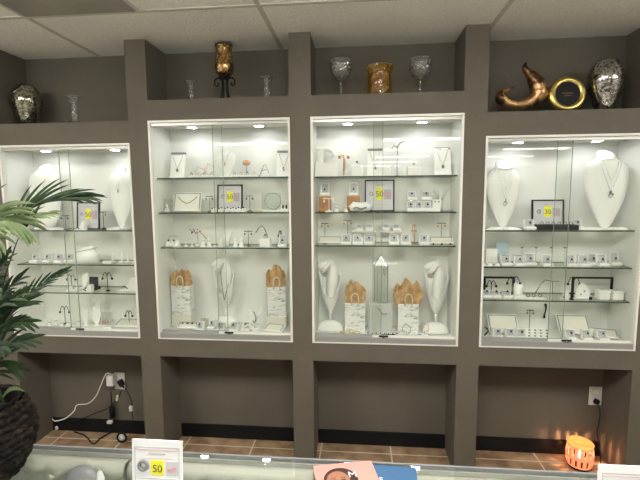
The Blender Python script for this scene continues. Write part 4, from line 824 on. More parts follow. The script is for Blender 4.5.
# case floor
tr, x, T = tray(504, .13, DECK, .165, .115, 0, 'cream framed tray propped up by the pillar on the case floor', True, 'cream_pad', tilt=.95)
tr, x, T = tray(575, .145, DECK, .170, .115, 0, 'cream framed tray propped up past the door lock', True, 'cream_pad', tilt=.95)
for i, p in enumerate((497.5, 510.5, 521.5)): ring_box(p, .065, DECK, '%s before the pillar-side cream tray' % ['first', 'second', 'third'][i], .055, .05)
for i, p in enumerate((570.5, 587, 602.5)): ring_box(p, .065, DECK, '%s past the door lock on the case floor' % ['first', 'second', 'third'][i], .056, .052)
x = xat(537, .085, DECK); t = thing('stud_pad', 'slanted white pad with rows of dark studs beside the door lock', 'stud pad', (x, .085, DECK+.0006)); T = Matrix.Rotation(.42, 4, 'X')
MB().bb(-.068, .062, -.035, .050, 0, .008, bev=.002).xf(Matrix.Translation((0, 0, .0145)) @ T).build('pad', 'white', t)
for r_ in range(3):
    for c_ in range(4): tag(MB().ball((0, 0, 0), .0052, 7, 0, (1.2, 1, .6)).build('stud_earring', 'gem', None, True, loc=tuple(Vector((x, .085, DECK+.0151)) + T @ Vector((-.05+.031*c_+.008*r_, -.018+.024*r_, .0105)))), 'dark stud on the slanted pad, %s row, %s along' % (['front', 'middle', 'back'][r_], ['first', 'second', 'third', 'fourth'][c_]), 'earring', 'dark studs on the slanted pad')
t_stand(529, .18, DECK, 'small steel crossbar stand behind the slanted stud pad', .13, .042, 'chrome', 'darkgrey')
curve_item('necklace', 'black beaded drop necklace hung on the case back above the stud pad', 'necklace', [(0, 0, 0), (.004, 0, -.03), (-.002, 0, -.06), (-.004, 0, -.085)], [.007, .004, .004, .007], 'black', (xat(545.5, .228, .93), .228, .940))
curve_item('bracelet', 'black hooked bracelet on the case floor beside the pillar', 'bracelet', [(-.006, 0, .055), (.010, 0, .048), (.014, 0, .034), (.004, 0, .022), (-.006, 0, .008)], .0040, 'black', (xat(485.5, .07, DECK), .07, DECK+.002))
tray(485, .078, DECK, .035, .04, .008, 'tiny white pad behind the black hooked bracelet', False, 'white').__class__
tr, x, T = tray(601, .10, DECK, .165, .07, 0, 'long cream tray with raised back edge slanting toward the outer pillar', True, 'cream_pad', tilt=.40, rz=-.32)

# ------------------------------------------------------------------ ornaments on the ledges
L1, L2 = 2.006, 2.1152
def smooth_path(pts, rs, k=4):
    o, r2 = [], []
    for i in range(len(pts)-1):
        p0, p1, p2, p3 = pts[max(i-1, 0)], pts[i], pts[i+1], pts[min(i+2, len(pts)-1)]
        for j in range(k):
            u = j/k; o.append(.5*((2*p1)+(-p0+p2)*u+(2*p0-5*p1+4*p2-p3)*u*u+(-p0+3*p1-3*p2+p3)*u**3)); r2.append(rs[i]*(1-u)+rs[i+1]*u)
    return o+[pts[-1]], r2+[rs[-1]]
def ledge(px, Y, z): return (xat(px, Y, z), Y, z+.0006)
def vase(px, Y, z, h, R, m, label):
    t = thing('mosaic_vase', label, 'vase', ledge(px, Y, z))
    pr = [(.001, 0), (.44, 0), (.47, .02), (.58, .12), (.75, .28), (.90, .44), (.99, .58), (1, .68), (.95, .79), (.82, .89), (.66, .96), (.54, 1.0), (.49, .99), (.6, .93), (.7, .88)]
    MB().lathe([(a*R, b*h) for a, b in pr], 40).build('vase_body', m, t, True); return t
vase(29.5, .12, L1, .238, .080, 'mosaic_dark', 'dark mirror mosaic vase in the niche above the palm')
vase(603.5, .10, L1, .262, .083, 'mosaic', 'bright silver mirror mosaic vase beside the gold ring frame')
def candlestick(px, Y, z, h, label, plate=0, s=1):
    t = thing('glass_candlestick', label, 'candlestick', ledge(px, Y, z), 0, 'clear glass candlesticks')
    pr = [(.001, 0), (.026*s, 0), (.027*s, .004), (.018*s, .012), (.013*s, .03), (.019*s, .045), (.012*s, .055), (.017*s, h*.55), (.013*s, h*.66), (.017*s, h*.76), (.030*s, h*.97), (.031*s, h), (.026*s, h), (.014*s, h*.82), (.001, h*.80)]
    if plate: MB().lathe([(.001, -.0), (.072, .002), (.076, .007), (.073, .008), (.030, .005)], 32).build('plate', 'crystal', t, True); pr = [(a, b+.0075) for a, b in pr]
    MB().lathe(pr, 20, fn=lambda a, z_, k: .0015*math.cos(8*a)).build('stick', 'crystal', t, True)
candlestick(75.5, .08, L1, .155, 'clear glass candlestick on a saucer beside the dark mosaic vase', 1, 1.25)
candlestick(191.5, .09, L2, .115, 'clear glass candlestick between the pillar and the iron lamp', 0, 1.2)
candlestick(267, .09, L2, .125, 'clear glass candlestick on the far side of the iron lamp', 0, 1.2)
t = thing('iron_candle_lamp', 'gold beaded glass cup on a black scrolled iron stand', 'candle holder', ledge(225.5, .10, L2))
for s in range(4):
    a = s*PI/2+PI/4; ca, sa = math.cos(a), math.sin(a); m = MB()
    m.tube([(ca*r_, sa*r_, z_) for r_, z_ in ((.052, .004), (.040, .004), (.026, .02), (.018, .06), (.016, .10), (.022, .135))], .0048, 8); m.build('leg', 'black', t, True)
for s in range(2):
    q = s*2-1; a_, r_ = smooth_path([Vector(v) for v in ((q*.012, -.004, .112), (q*.026, -.004, .128), (q*.044, -.004, .130), (q*.058, -.004, .114), (q*.056, -.004, .094), (q*.044, -.004, .088), (q*.037, -.004, .098), (q*.043, -.004, .106))], [.0048]*8, 5)
    MB().tube(a_, r_, 8).build('scroll', 'black', t, True)
MB().lathe([(.030, .13), (.034, .138), (.022, .142), (.001, .142)], 20).build('cradle', 'black', t, True)
MB().lathe([(.001, .143), (.030, .144), (.045, .158), (.052, .185), (.050, .215), (.043, .245), (.041, .275), (.047, .305), (.046, .308), (.039, .275), (.041, .24)], 32, fn=lambda a, z_, k: .002*math.cos(10*a+z_*60)).build('beaded_cup', 'goldmosaic', t, True)
MB().ring((0, 0, .305), .0465, .003, 'z', 24).build('cup_rim', 'black', t, True)
def goblet(px, Y, z, h, label):
    t = thing('glass_goblet', label, 'goblet', ledge(px, Y, z), 0, 'cut glass goblets')
    MB().lathe([(.001, 0), (.030, 0), (.031, .004), (.010, .012), (.006, .03), (.011, .045), (.007, .056), (.012, .068), (.006, .08), (.008, h*.46)], 18, fn=lambda a, z_, k: .0012*math.cos(6*a+z_*90)).build('twisted_stem', 'crystal', t, True)
    b0 = h*.46
    MB().lathe([(.001, b0), (.020, b0+.006), (.046, b0+(h-b0)*.22), (.061, b0+(h-b0)*.52), (.059, b0+(h-b0)*.8), (.049, h), (.046, h), (.056, b0+(h-b0)*.8), (.058, b0+(h-b0)*.52), (.042, b0+(h-b0)*.25), (.001, b0+.012)], 24, fn=lambda a, z_, k: .0032*math.cos(9*a+z_*70)).build('bowl', 'crystal', t, True)
goblet(341, .09, L2, .205, 'clear cut glass goblet next to the amber vase, toward the iron lamp')
goblet(420, .12, L2, .205, 'clear cut glass goblet next to the amber vase, toward the bronze sculpture')
t = thing('amber_vase', 'squat amber pressed glass vase between the two clear goblets', 'vase', ledge(379.5, .10, L2))
MB().lathe([(.001, 0), (.062, 0), (.066, .006), (.066, .06), (.062, .09), (.066, .125), (.074, .158), (.072, .165), (.064, .158), (.056, .125), (.053, .09), (.056, .05), (.054, .014), (.001, .012)], 36, fn=lambda a, z_, k: .0028*math.cos(8*a+(1 if z_ > .09 else 0)*PI/1)).build('vase_body', 'amber', t, True)
# bronze swoosh
t = thing('bronze_sculpture', 'mottled bronze curling horn sculpture beside the gold ring frame', 'sculpture', (0, 0, 0)); Yb = .10
pp = [(515, 86.5, .002), (510, 89.5, .007), (503, 93.5, .024), (501.5, 98.5, .034), (507, 103, .029), (516, 105, .022), (525, 104, .027), (533.5, 100, .037), (538.5, 93.5, .046), (538, 86, .044), (534, 79, .037), (529.5, 73.5, .024), (525.5, 69, .016), (525, 65, .010), (528, 61.5, .003)]
pts = [at(a, b, Yb) for a, b, r_ in pp]; zmin = L1+.0008; pts = [Vector((p.x, p.y, max(p.z, zmin+r_[2]*1.0))) for p, r_ in zip(pts, pp)]
base = Vector((xat(522, Yb, L1), Yb, L1+.0006)); t.location = base
a_, r_ = smooth_path([p-base for p in pts], [q[2] for q in pp])
MB().tube(a_, r_, 18).build('horn', 'bronze', t, True)
g_ = MB(); g_.tube([p+Vector((.0, -r*.93, r*.45)) for p, r in zip(a_[4:36], r_[4:36])], .0022, 6); g_.build('polished_ridge', 'gold', t, True)
# gold round frame
t = thing('round_gold_frame', 'round gold ring frame with a black centre disc', 'ornament', ledge(566, .09, L1)); T = Matrix.Translation((0, 0, .0965)) @ Matrix.Rotation(-.12, 4, 'X')
m = MB(); n = 48; vs = []
sec = [(.096, .006), (.093, -.006), (.080, -.016), (.066, -.014), (.058, -.004), (.058, .008), (.090, .012)]
for i in range(n):
    a = 2*PI*i/n; vs += [(r*math.cos(a), y, r*math.sin(a)) for r, y in sec]
k = len(sec); m.add(vs, [(i*k+j, i*k+(j+1) % k, ((i+1) % n)*k+(j+1) % k, ((i+1) % n)*k+j) for i in range(n) for j in range(k)]); m.xf(T).build('gold_ring', 'gold', t, True)
d = MB().lathe([(.061, -.003), (.001, -.003)], 40).lathe([(.061, .010), (.061, -.003)], 40).xf(T @ Matrix.Rotation(PI/2, 4, 'X')).build('disc', 'black', t)
MB().bb(-.028, .028, -.0046, -.0038, .002, .0035).bb(-.016, .016, -.0046, -.0038, -.010, -.009).xf(T @ Matrix.Translation((0, -.006, 0))).build('printed_line', 'gold', d)

# ------------------------------------------------------------------ open bays below: outlets, cords, wax lamp
def outlet(px, py, label, w=.073, h=.115):
    p = at(px, py, DEP-.006); t = thing('wall_outlet', label, 'outlet', (p.x, DEP-.0008, p.z))
    MB().box((0, -.003, 0), (w, .006, h), None, 0, .002).build('cover_plate', 'plugwhite', t)
    for s in (-1, 1): MB().box((0, -.0068, s*.026), (.034, .002, .028), None, 0, .0008).build('socket', 'cream', t)
    return p
pa = outlet(119.5, 381, 'white wall outlet crowded with plugs in the bay below the palm-side case')
pb = outlet(595.5, 396, 'white wall outlet above the glowing wax lamp')
def cord(name, pix, r, m, label, cat='cord', z0=None):
    pts = []
    for p in pix:
        q = at(p[0], p[1], p[2]); 
        if len(p) > 3: q.z = p[3]
        q.z = max(q.z, r+.001)
        pts.append(q)
    a_, r_ = smooth_path(pts, [r]*len(pts), 5)
    return tag(MB().tube(a_, r, 8).build(name, m, None, True), label, cat)
def at_floor(px, py, z):
    d = _f + (px-320)/FOC*_r - (py-240)/FOC*_u; return CP + d*((z-CZ)/d.z)
p = at(111, 380, .215); t = thing('power_adapter', 'white blocky power adapter in the outlet below the palm-side case', 'power adapter', p); MB().box((0, 0, 0), (.048, .040, .075), None, 0, .005).build('adapter_body', 'plugwhite', t); MB().box((0, .0215, 0), (.012, .007, .016)).build('prongs', 'silver', t)
p = at(121, 383, .222); t = thing('black_plug', 'black angled plug in the crowded outlet', 'plug', p); MB().box((0, 0, 0), (.032, .028, .045), (0, -.5, 0), 0, .005).build('plug_body', 'black', t); MB().tube([(.005, -.01, -.01), (.028, -.012, -.026)], [.009, .004], 8).build('strain_relief', 'black', t)
cord('charging_cable', [(111, 374, .195), (106, 374, .185), (101, 385, .18), (96, 396, .18), (88, 403.5, .17), (77, 405, .16), (74, 411, .15), (66, 418, .13), (56, 421, .12), (52.5, 419, .11)], .0035, 'plugwhite', 'white cable looping from the power adapter toward the palm')
q = at_floor(59, 426, .022); tag(MB().box((0, 0, 0), (.045, .03, .028), (0, 0, .5), 0, .005).build('white_connector', 'plugwhite', loc=(q.x, q.y, .0155)), 'white cable connector block on the tiles below the palm-side case', 'connector')
cord('power_cable', [(121, 391, .20), (118, 398, .18), (108, 408, .19), (96, 413, .21), (84, 418, .215), (72, 421, .20)], .0038, 'black', 'black cable drooping across the wall from the crowded outlet')
q0, q1, q2, q3 = at_floor(74, 431, .01), at_floor(93, 443, .01), at_floor(100, 438, .01), at_floor(113, 430.5, .01)
a_, _ = smooth_path([Vector((v_.x, v_.y, .0055)) for v_ in (q0, (q0+q1)/2+Vector((.0, .02, 0)), q1, q2, q3)], [.004]*5, 5)
tag(MB().tube(a_, .0042, 8).build('floor_cable', 'black', None, True), 'black cable lying in a shallow V on the floor tiles', 'cord')
pk = at(112, 405, .225); tag(MB().tube([(0, 0, .095), (0, 0, .02), (0, 0, -.02)], [.004, .004, .005], 8).tube([(0, 0, -.01), (0, 0, -.085)], [.016, .018], 10).build('power_cable', 'black', None, True, loc=(pk.x, .222, pk.z)), 'thick black cable and moulded plug hanging below the white adapter', 'cord')
pk = at(110, 422, .212); tag(MB().box((0, 0, 0), (.036, .022, .020), None, 0, .003).build('white_plug', 'plugwhite', loc=(pk.x, .212, pk.z)), 'white plug head at the end of the hanging black cable', 'plug')
cord('thin_cable', [(125, 388, .20), (129, 395, .20), (132, 403, .21), (132, 412, .215), (133, 420, .215), (129, 428, .20)], .0025, 'black', 'thin black wire hanging at the pillar side of the outlet')
pk = at(131.5, 408, .205); tag(MB().box((0, 0, 0), (.022, .014, .034), None, 0, .002).build('inline_switch', 'plugwhite', loc=(pk.x, .198, pk.z)), 'small white inline switch on the thin black wire', 'switch')
pk = at(118.5, 397, .19); tag(MB().box((0, 0, 0), (.012, .012, .04), (0, .2, 0), 0, .002).build('usb_plug', 'plugwhite', loc=(pk.x, .175, pk.z)), 'slim white plug dangling under the crowded outlet', 'plug')
q = at_floor(122, 440, .02); t = thing('charger_disc', 'round black and grey charger disc leaning on the tiles beside the pillar', 'charger', (q.x, q.y, .038)); MB().ring((0, 0, 0), .030, .006, 'y', 20).build('outer_ring', 'black', t, True); MB().lathe([(.020, -.006), (.022, 0), (.020, .006)], 18).xf(Matrix.Rotation(PI/2, 4, 'X')).build('inner_face', 'greyp', t, True)
# wax lamp
lx, ly = 1.285, .135
t = thing('wax_lamp', 'glowing orange leaf-cut wax warmer lamp on the floor tiles', 'lamp', (lx, ly, .0006))
M['lampshade'] = mat('lit pierced shade', (.62, .22, .12), .6, emit=(1.0, .27, .12), es=.42)
M['lampdish'] = mat('lit amber wax dish', (.85, .45, .15), .3, emit=(1.0, .36, .06), es=.42)
M['lampbulb'] = mat('lamp bulb', (1, .8, .5), .4, emit=(1, .60, .28), es=9)
MB().lathe([(.001, 0), (.060, 0), (.064, .006), (.064, .012), (.050, .014), (.001, .014)], 30).build('base', 'wicker', t, True)
m = MB(); n = 30; prof = [(.062, .012), (.068, .03), (.071, .06), (.071, .09), (.068, .118), (.064, .135)]; R2 = 20; rows = []
vs = []
for k in range(R2+1):
    z_ = .012+.123*k/R2
    for i in range(len(prof)-1):
        if prof[i][1] <= z_ <= prof[i+1][1]+1e-6: u = (z_-prof[i][1])/(prof[i+1][1]-prof[i][1]); rr = prof[i][0]*(1-u)+prof[i+1][0]*u
    for j in range(n*4): a = 2*PI*j/(n*4); vs.append((rr*math.cos(a), rr*math.sin(a), z_))
fs = []; N = n*4
for k in range(R2):
    for j in range(N):
        ph = (j + 4*(k//10)) % 8; v_ = (k % 10)
        hole = (abs(ph-4) < 1.7*math.sin(PI*(v_+.5)/10)) and 1 <= k < R2-1 and not (k in (9, 10))
        if not hole: fs.append((k*N+j, k*N+(j+1) % N, (k+1)*N+(j+1) % N, (k+1)*N+j))
m.add(vs, fs).build('pierced_shade', 'lampshade', t, True, solid=.002)
MB().lathe([(.066, .135), (.070, .142), (.066, .147), (.055, .143), (.040, .137), (.001, .135), (.001, .132), (.05, .133)], 30).xf(Matrix.Rotation(.0, 4, 'X')).build('wax_dish', 'lampdish', t, True)
MB().ball((0, 0, .075), .024, 12).build('bulb', 'lampbulb', t, True); MB().tube([(0, 0, .014), (0, 0, .052)], .012, 10).build('bulb_socket', 'black', t)
pl = bpy.data.lights.new('wax_lamp_glow', 'POINT'); pl.energy = 1.1; pl.color = (1, .55, .25); pl.shadow_soft_size = .008
lo = bpy.data.objects.new('wax_lamp_glow', pl); C.objects.link(lo); lo.location = (0, 0, .112); lo.parent = t
p = at(597, 402, .225); tag(MB().box((0, 0, 0), (.028, .026, .030), (0, .4, 0), 0, .005).build('black_plug', 'black', loc=(p.x, .2295, p.z)), 'black plug in the outlet above the wax lamp', 'plug')
cord('lamp_cable', [(598, 404, .215), (600, 412, .21), (599, 422, .215), (597, 432, .215), (598, 440, .20), (602, 446, .16, .006), (598, 452, .10, .005)], .0028, 'black', 'black lamp cord dropping from the outlet to the wax lamp')

# ------------------------------------------------------------------ the glass counter in front
CT = .965; YB = -1.372
cx0, cx1, yf = -2.4, 2.6, -1.93
t = thing('display_counter', 'glass-topped jewellery display counter standing in front of the wall cases', 'counter', (0, 0, 0))
MB().bb(cx0, cx1, yf, YB, CT-.008, CT).build('glass_top', 'counterglass', t)
MB().bb(cx0, cx1, YB+.0005, YB+.005, CT-.020, CT+.0015).build('edge_strip', 'darkgrey', t)
MB().bb(cx0, cx1, YB-.004, YB+.0, .12, CT-.0085).build('rear_panel', 'track', t)
MB().bb(cx0, cx1, yf+.006, YB-.0045, .86, .879).build('deck', 'mint', t)
MB().bb(cx0, cx1, yf, YB+.0, 0.0, .12).build('plinth', 'wall', t)
MB().bb(cx0, cx1, yf, yf+.006, .12, CT-.0085).build('front_glass', 'counterglass', t)
for xx in (cx0, cx1): MB().bb(xx-.006, xx+.0, yf, YB, .12, CT).build('end_panel', 'mint', t)
for i, (x0_, x1_) in enumerate(((-1.02, -.56), (-.55, -.10), (-.09, .38), (.39, .86))):
    q = thing('cloth_riser', 'cream cloth-covered step inside the counter, %s' % ['under the basket', 'under the standing discount card', 'under the brochures', 'under the card by the lamp'][i], 'display riser', ((x0_+x1_)/2, YB-.006, .8796), 0, 'cloth steps inside the counter'); w_ = x1_-x0_
    n = 60; vs = []
    for (dy, dz) in ((.0, 0), (.0, .066), (-.014, .066), (-.024, .060), (-.027, .042)):
        for j in range(n+1): u = j/n; sc_ = abs(math.sin(u*PI*7)); vs.append((-w_/2+w_*u, dy-(.005*sc_ if dz < .065 and dy < 0 else 0), dz-(.008*sc_ if dz == .042 else 0)))
    MB().add(vs, [(k*(n+1)+j, k*(n+1)+j+1, (k+1)*(n+1)+j+1, (k+1)*(n+1)+j) for k in range(4) for j in range(n)]).build('cloth', 'clothcream', q, True, solid=.002)
    MB().bb(-w_/2+.01, w_/2-.01, -.016, -.003, 0, .062).build('step', 'clothcream', q)
Yd = YB-.052
q = thing('satin_bust', 'grey satin oval neck form inside the counter beside the basket', 'necklace bust', (xat(83, Yd, .93), Yd, .8796)); MB().ball((0, 0, .040), .036, 24, 0, (1.15, .7, 1)).build('form', 'satin', q, True); MB().lathe([(.02, 0), (.02, .004), (.012, .010)], 16).build('foot', 'satin', q, True)
q = thing('display_post', 'small pale upright ring post beside the grey satin form', 'display post', (xat(100, Yd, .93), Yd, .8796)); MB().lathe([(.014, 0), (.013, .006), (.009, .02), (.010, .045), (.006, .062), (.002, .068)], 20).build('post', 'white', q, True); MB().ring((0, 0, .035), .0105, .0015, 'z', 16).build('band', 'silver', q)
for i, p_ in enumerate((205, 262, 300, 440, 490, 545)):
    q = thing('ring_slab', 'pale slanted ring slab inside the counter, %s' % ['beside the standing discount card', 'second past the standing card', 'before the brochures', 'just past the blue brochure', 'middle one before the lamp bay', 'before the card by the lamp'][i], 'ring slab', (xat(p_, Yd, .93), Yd, .8796), 0, 'pale ring slabs inside the counter')
    T = Matrix.Rotation(-.5, 4, 'X'); MB().bb(-.035, .035, 0, .006, 0, .055, bev=.002).xf(T).build('slab', 'white', q)
    for c_ in (-.02, 0, .02): MB().ring((c_, -.003, .035), .007, .0016, 'y', 12).xf(T).build('ring', 'silver' if i % 2 else 'gold', q)

def corner_card(cx, cy, z, w, h, rz, label, lean=.30, flat=False):
    q = thing('discount_card', label, 'discount card', (cx, cy, z), rz)
    T = Matrix.Rotation(-lean, 4, 'X')
    MB().bb(-w/2, w/2, -.0015, .0015, 0, h).xf(T).build('acrylic_holder', 'paper', q)
    if not flat: MB().prism([(0, 0), (.07, 0), (.07, .003), (0, .003)], w*.9, 'y').xf(Matrix.Rotation(PI/2, 4, 'Z') @ Matrix.Translation((0, -w*.45, 0))).build('foot', 'paper', q)
    b = MB(); e = w*.055; zb = h*.10; zt = h*.90
    for r in ((-w/2+e, w/2-e, zt-.0012, zt), (-w/2+e, w/2-e, zb, zb+.0012), (-w/2+e, -w/2+e+.001, zb, zt), (w/2-e-.001, w/2-e, zb, zt)): b.bb(r[0], r[1], -.0022, -.0016, r[2], r[3])
    b.xf(T).build('printed_border', 'greyink', q)
    MB().bb(-w/2+e*1.3, w/2-e*1.3, -.0022, -.0016, zt-.006, zt-.0045).xf(T).build('pink_line', 'palepink', q)
    MB().bb(-w*.17, w*.17, -.0022, -.0016, h*.795, h*.815).xf(T).build('heading_bar', 'greyink', q)
    MB().bb(-w*.30, w*.30, -.0022, -.0016, h*.745, h*.750).xf(T).build('small_print', 'palepink', q)
    MB().bb(-w*.12, w*.14, -.0022, -.0016, h*.50, h*.71).xf(T).build('yellow_block', 'yellow', q); MB().bb(w*.18, w*.43, -.0022, -.0016, h*.50, h*.70).xf(T).build('grey_block', M['greyp'], q)
    MB().ring((-w*.27, -.0022, h*.63), w*.085, .004).ball((-w*.27, -.0022, h*.69), w*.045, 8, 0, (1.5, .1, .7)).xf(T).build('ring_picture', 'darkgrey', q)
    text_mesh('50', h*.15, 'discount_number', 'ink', q, (0, 0, 0), (PI/2-lean, 0, 0)).location = T @ Vector((.01*w, -.0028, h*.59))
    text_mesh('off!', h*.105, 'discount_word', 'pinkink', q, (0, 0, 0), (PI/2-lean, 0, 0)).location = T @ Vector((w*.305, -.0028, h*.585))
    MB().bb(-w*.38, w*.38, -.0022, -.0016, h*.44, h*.447).xf(T).build('lower_print', 'greyink', q)
    return q
p = at(132.5, 438.5, -1.54); p2 = at(182.5, 440.5, -1.54)
corner_card((p.x+p2.x)/2, -1.54-.012, CT+.0006, p2.x-p.x, p.z-CT, 0, 'white printed discount card standing on the glass counter beside the palm basket', .08)
p = at(598, 464, -1.55)
corner_card(p.x+.0525, -1.55-.012, CT+.0006, .105, p.z-CT, 0, 'white printed discount card at the far end of the counter before the wax lamp', .08)

def brochure(name, label, x, y, ang, w, h, m, z):
    q = thing(name, label, 'brochure', (x, y, z), ang)      # origin: far short edge corner
    MB().bb(0, w, -h, 0, 0, .0012).build('cover', m, q); return q
br = brochure('brochure', 'blue brochure lying half under the pink one on the counter', -.010, -1.3765, math.radians(-2.5), .140, .21, 'blue', CT+.0004)
text_mesh('us', .026, 'cover_word', 'paper', br, (.055, -.047, .0014), (0, 0, 0))
bp = brochure('brochure', 'pink brochure with a printed face lying on the counter', -.104, -1.397, math.radians(13), .137, .21, 'pink', CT+.0020)
def disc(cx, cy, rx, ry, z, a0=0, n=26, sq=1): return [(cx+rx*math.cos(2*PI*i/n+a0), cy+ry*math.sin(2*PI*i/n+a0)) for i in range(n)]
for nm, o_, z_, m_ in (('printed_hair', disc(.055, -.056, .038, .040, 0), .0012, 'hair'), ('printed_face', disc(.049, -.061, .026, .034, 0), .0014, 'skin'),
        ('printed_shoulder', [(.0, -.205), (.10, -.205), (.095, -.13), (.06, -.105), (.03, -.105), (.005, -.135)], .0012, 'skin')):
    MB().prism(o_, .0002, 'z', z_).build(nm, m_, bp)
f_ = MB()
for q in (-.010, .012): f_.prism(disc(.049+q, -.056, .0052, .0022, 0, 0, 12), .0002, 'z', .0017); f_.prism([(.043+q, -.0495), (.055+q, -.0495), (.054+q, -.048), (.044+q, -.048)], .0002, 'z', .0017)
f_.prism([(.049, -.064), (.052, -.070), (.046, -.070)], .0002, 'z', .0017); f_.build('printed_features', 'hair', bp)
MB().prism(disc(.049, -.080, .0085, .0032, 0, 0, 14), .0002, 'z', .0017).build('printed_lips', 'pinkink', bp)
text_mesh('M', .026, 'cover_word', 'paper', bp, (.083, -.043, .0016), (0, 0, 0))

# ------------------------------------------------------------------ potted palm on the counter
PXC, PYC = -.835, -1.49
t = thing('potted_palm', 'potted palm in a dark woven basket on the counter', 'plant', (PXC, PYC, CT+.0006))
def braid(a, z, k):
    row = int(z/.0155); ph = (a*19/(2*PI) + .5*(row % 2) + .25*((z/.0155) % 1)) % 1.0
    return .0055*abs(math.sin(PI*ph))**.8 + .0055*abs(math.sin(PI*((z/.0155) % 1)))**.7
prof = []
for i in range(71):
    u = i/70; z_ = .172*u; r_ = .060 + .040*math.sin(min(1, u/.62)*PI/2)**.9 - .022*max(0, (u-.55)/.45)**1.6; prof.append((r_, z_))
pot = MB().lathe([(.001, 0)] + prof, 208, fn=lambda a, z, k: braid(a, z, k) if k > 0 else 0, cap=False).build('woven_basket', 'wicker', t, True)
MB().lathe([(.081, .171), (.083, .177), (.077, .179), (.072, .172), (.070, .09)], 60, fn=lambda a, z, k: .0016*math.sin(a*40) if k < 3 else 0, cap=False).build('basket_rim', 'wicker', t, True)
MB().lathe([(.001, .135), (.073, .137)], 40).build('dark_liner', 'soil', t)
def frond(pix, leafL, n, m, droop=.5, spread=1.0, seed=0, w=.0085, rach=.0030, start=.25, up=(0, -.9, .42), taper=.45, onesided=0, fwd=.75):
    """pix: (px, py, Y) along the midrib from base to tip"""
    rnd = random.Random(seed); O = Vector((PXC, PYC, CT+.0006))
    pts = [at(*p) if len(p) == 3 else Vector(p[:3]) for p in pix]; a_, _ = smooth_path(pts, [1]*len(pts), 8)
    K = len(a_); b = MB(); b.tube([p-O for p in a_], [rach*(1-.75*i/K) for i in range(K)], 6)
    upv = Vector(up).normalized()
    for i in range(n):
        u = start+(1-start)*i/(n-1); f_ = u*(K-1); k = min(int(f_), K-2); fr = f_-k; p = a_[k].lerp(a_[k+1], fr); tg = (a_[k+1]-a_[k]).normalized()
        side = tg.cross(upv).normalized()
        L = leafL*(math.sin(PI*min(1, (.25+.75*(u-start)/(1-start)))**.8)*(1-taper)+taper)*rnd.uniform(.88, 1.08)
        for s in ((-1, 1) if not onesided else (onesided,)):
            d = (tg*(fwd+.5*(u-start)) + side*s*spread*(1.05-.6*u) + upv*rnd.uniform(.0, .25)).normalized()
            vs = []; q = p.copy(); N = 6; dd = d.copy()
            wd = w*rnd.uniform(.85, 1.1)
            for j in range(N+1):
                v_ = j/N; ww = wd*(math.sin(PI*min(1, .12+v_*.88))**.65)*(1 if v_ < .95 else .2); nrm = dd.cross(upv); 
                nrm = nrm.normalized() if nrm.length > 1e-4 else side
                crossv = (nrm*.9 + upv*.3*s).normalized(); lift = dd.cross(nrm).normalized()*ww*.30
                vs += [q-O-crossv*ww*.5, q-O-lift*.6, q-O+crossv*ww*.5]
                q = q+dd*(L/N); dd = (dd+Vector((0, 0, -1))*droop*.16*(1+v_)).normalized()
            b.add(vs, [(3*j+c, 3*j+c+1, 3*j+c+4, 3*j+c+3) for j in range(N) for c in (0, 1)])
    return b.build('frond', m, t, True)
B0 = (PXC, PYC, CT+.135)
base = lambda px, py, Y: [(PXC+.02, PYC, CT+.135), (px, py, Y)]
def fr(pix, *a, **k):
    return frond([(PXC+.015, PYC+.005, CT+.135)] and [tuple(Vector((PXC+.015, PYC+.005, CT+.135)))+(0,)] + pix, *a, **k)
# upper frond reaching over the framed sign
fr([(-14, 330, -1.47), (-10, 262, -1.44), (6, 230, -1.42), (26, 210, -1.40), (52, 200, -1.385), (80, 197, -1.38)], .115, 13, 'leaf', .42, .36, 1, .0062, .0034, .55, fwd=1.1, taper=.6)
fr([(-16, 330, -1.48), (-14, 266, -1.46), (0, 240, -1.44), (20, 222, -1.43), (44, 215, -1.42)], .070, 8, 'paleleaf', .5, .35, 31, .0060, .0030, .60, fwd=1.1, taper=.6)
# pale fronds, lit look and paler backs in the leaf colour
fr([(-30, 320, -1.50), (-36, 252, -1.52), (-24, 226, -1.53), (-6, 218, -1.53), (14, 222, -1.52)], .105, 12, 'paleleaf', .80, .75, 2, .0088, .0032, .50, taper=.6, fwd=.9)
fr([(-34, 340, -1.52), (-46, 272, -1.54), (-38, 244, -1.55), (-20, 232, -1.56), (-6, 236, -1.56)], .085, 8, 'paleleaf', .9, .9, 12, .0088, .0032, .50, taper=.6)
# frond pointing up to the door seam at mid height
fr([(-10, 362, -1.46), (-2, 334, -1.43), (12, 310, -1.41), (36, 288, -1.39), (62, 273, -1.375)], .058, 13, 'leaf', .22, .62, 3, .0058, .0030, .42, fwd=1.0, taper=.5)
# dark fronds spreading level
fr([(-14, 366, -1.48), (-14, 336, -1.46), (-6, 318, -1.45), (8, 308, -1.44), (22, 303, -1.43)], .085, 9, 'leaf', .30, .62, 4, .0075, .0030, .35, fwd=1.0, taper=.6)
fr([(-16, 372, -1.50), (-14, 350, -1.50), (-6, 336, -1.50), (10, 326, -1.50)], .080, 8, 'leaf', .35, .62, 5, .0075, .0030, .30, fwd=1.0, taper=.6)
fr([(-20, 350, -1.47), (-26, 300, -1.46), (-16, 272, -1.46), (-2, 260, -1.46)], .075, 9, 'leaf', .75, .7, 6, .0075, .0030, .40, fwd=1.0, taper=.6)
fr([(-20, 360, -1.52), (-26, 320, -1.54), (-20, 296, -1.55), (-8, 288, -1.56)], .080, 9, 'leaf', .6, .7, 7, .0078, .0030, .40, fwd=1.0, taper=.6)
fr([(-14, 382, -1.52), (-14, 364, -1.54), (-8, 350, -1.55), (2, 346, -1.56)], .066, 9, 'leaf', .9, .7, 8, .0070, .0030, .30, fwd=.9, taper=.6)
fr([(-20, 360, -1.47), (-30, 330, -1.46), (-26, 300, -1.45), (-12, 286, -1.45), (2, 292, -1.44)], .070, 9, 'leaf', .6, .7, 33, .0075, .0030, .40, fwd=1.0, taper=.6)
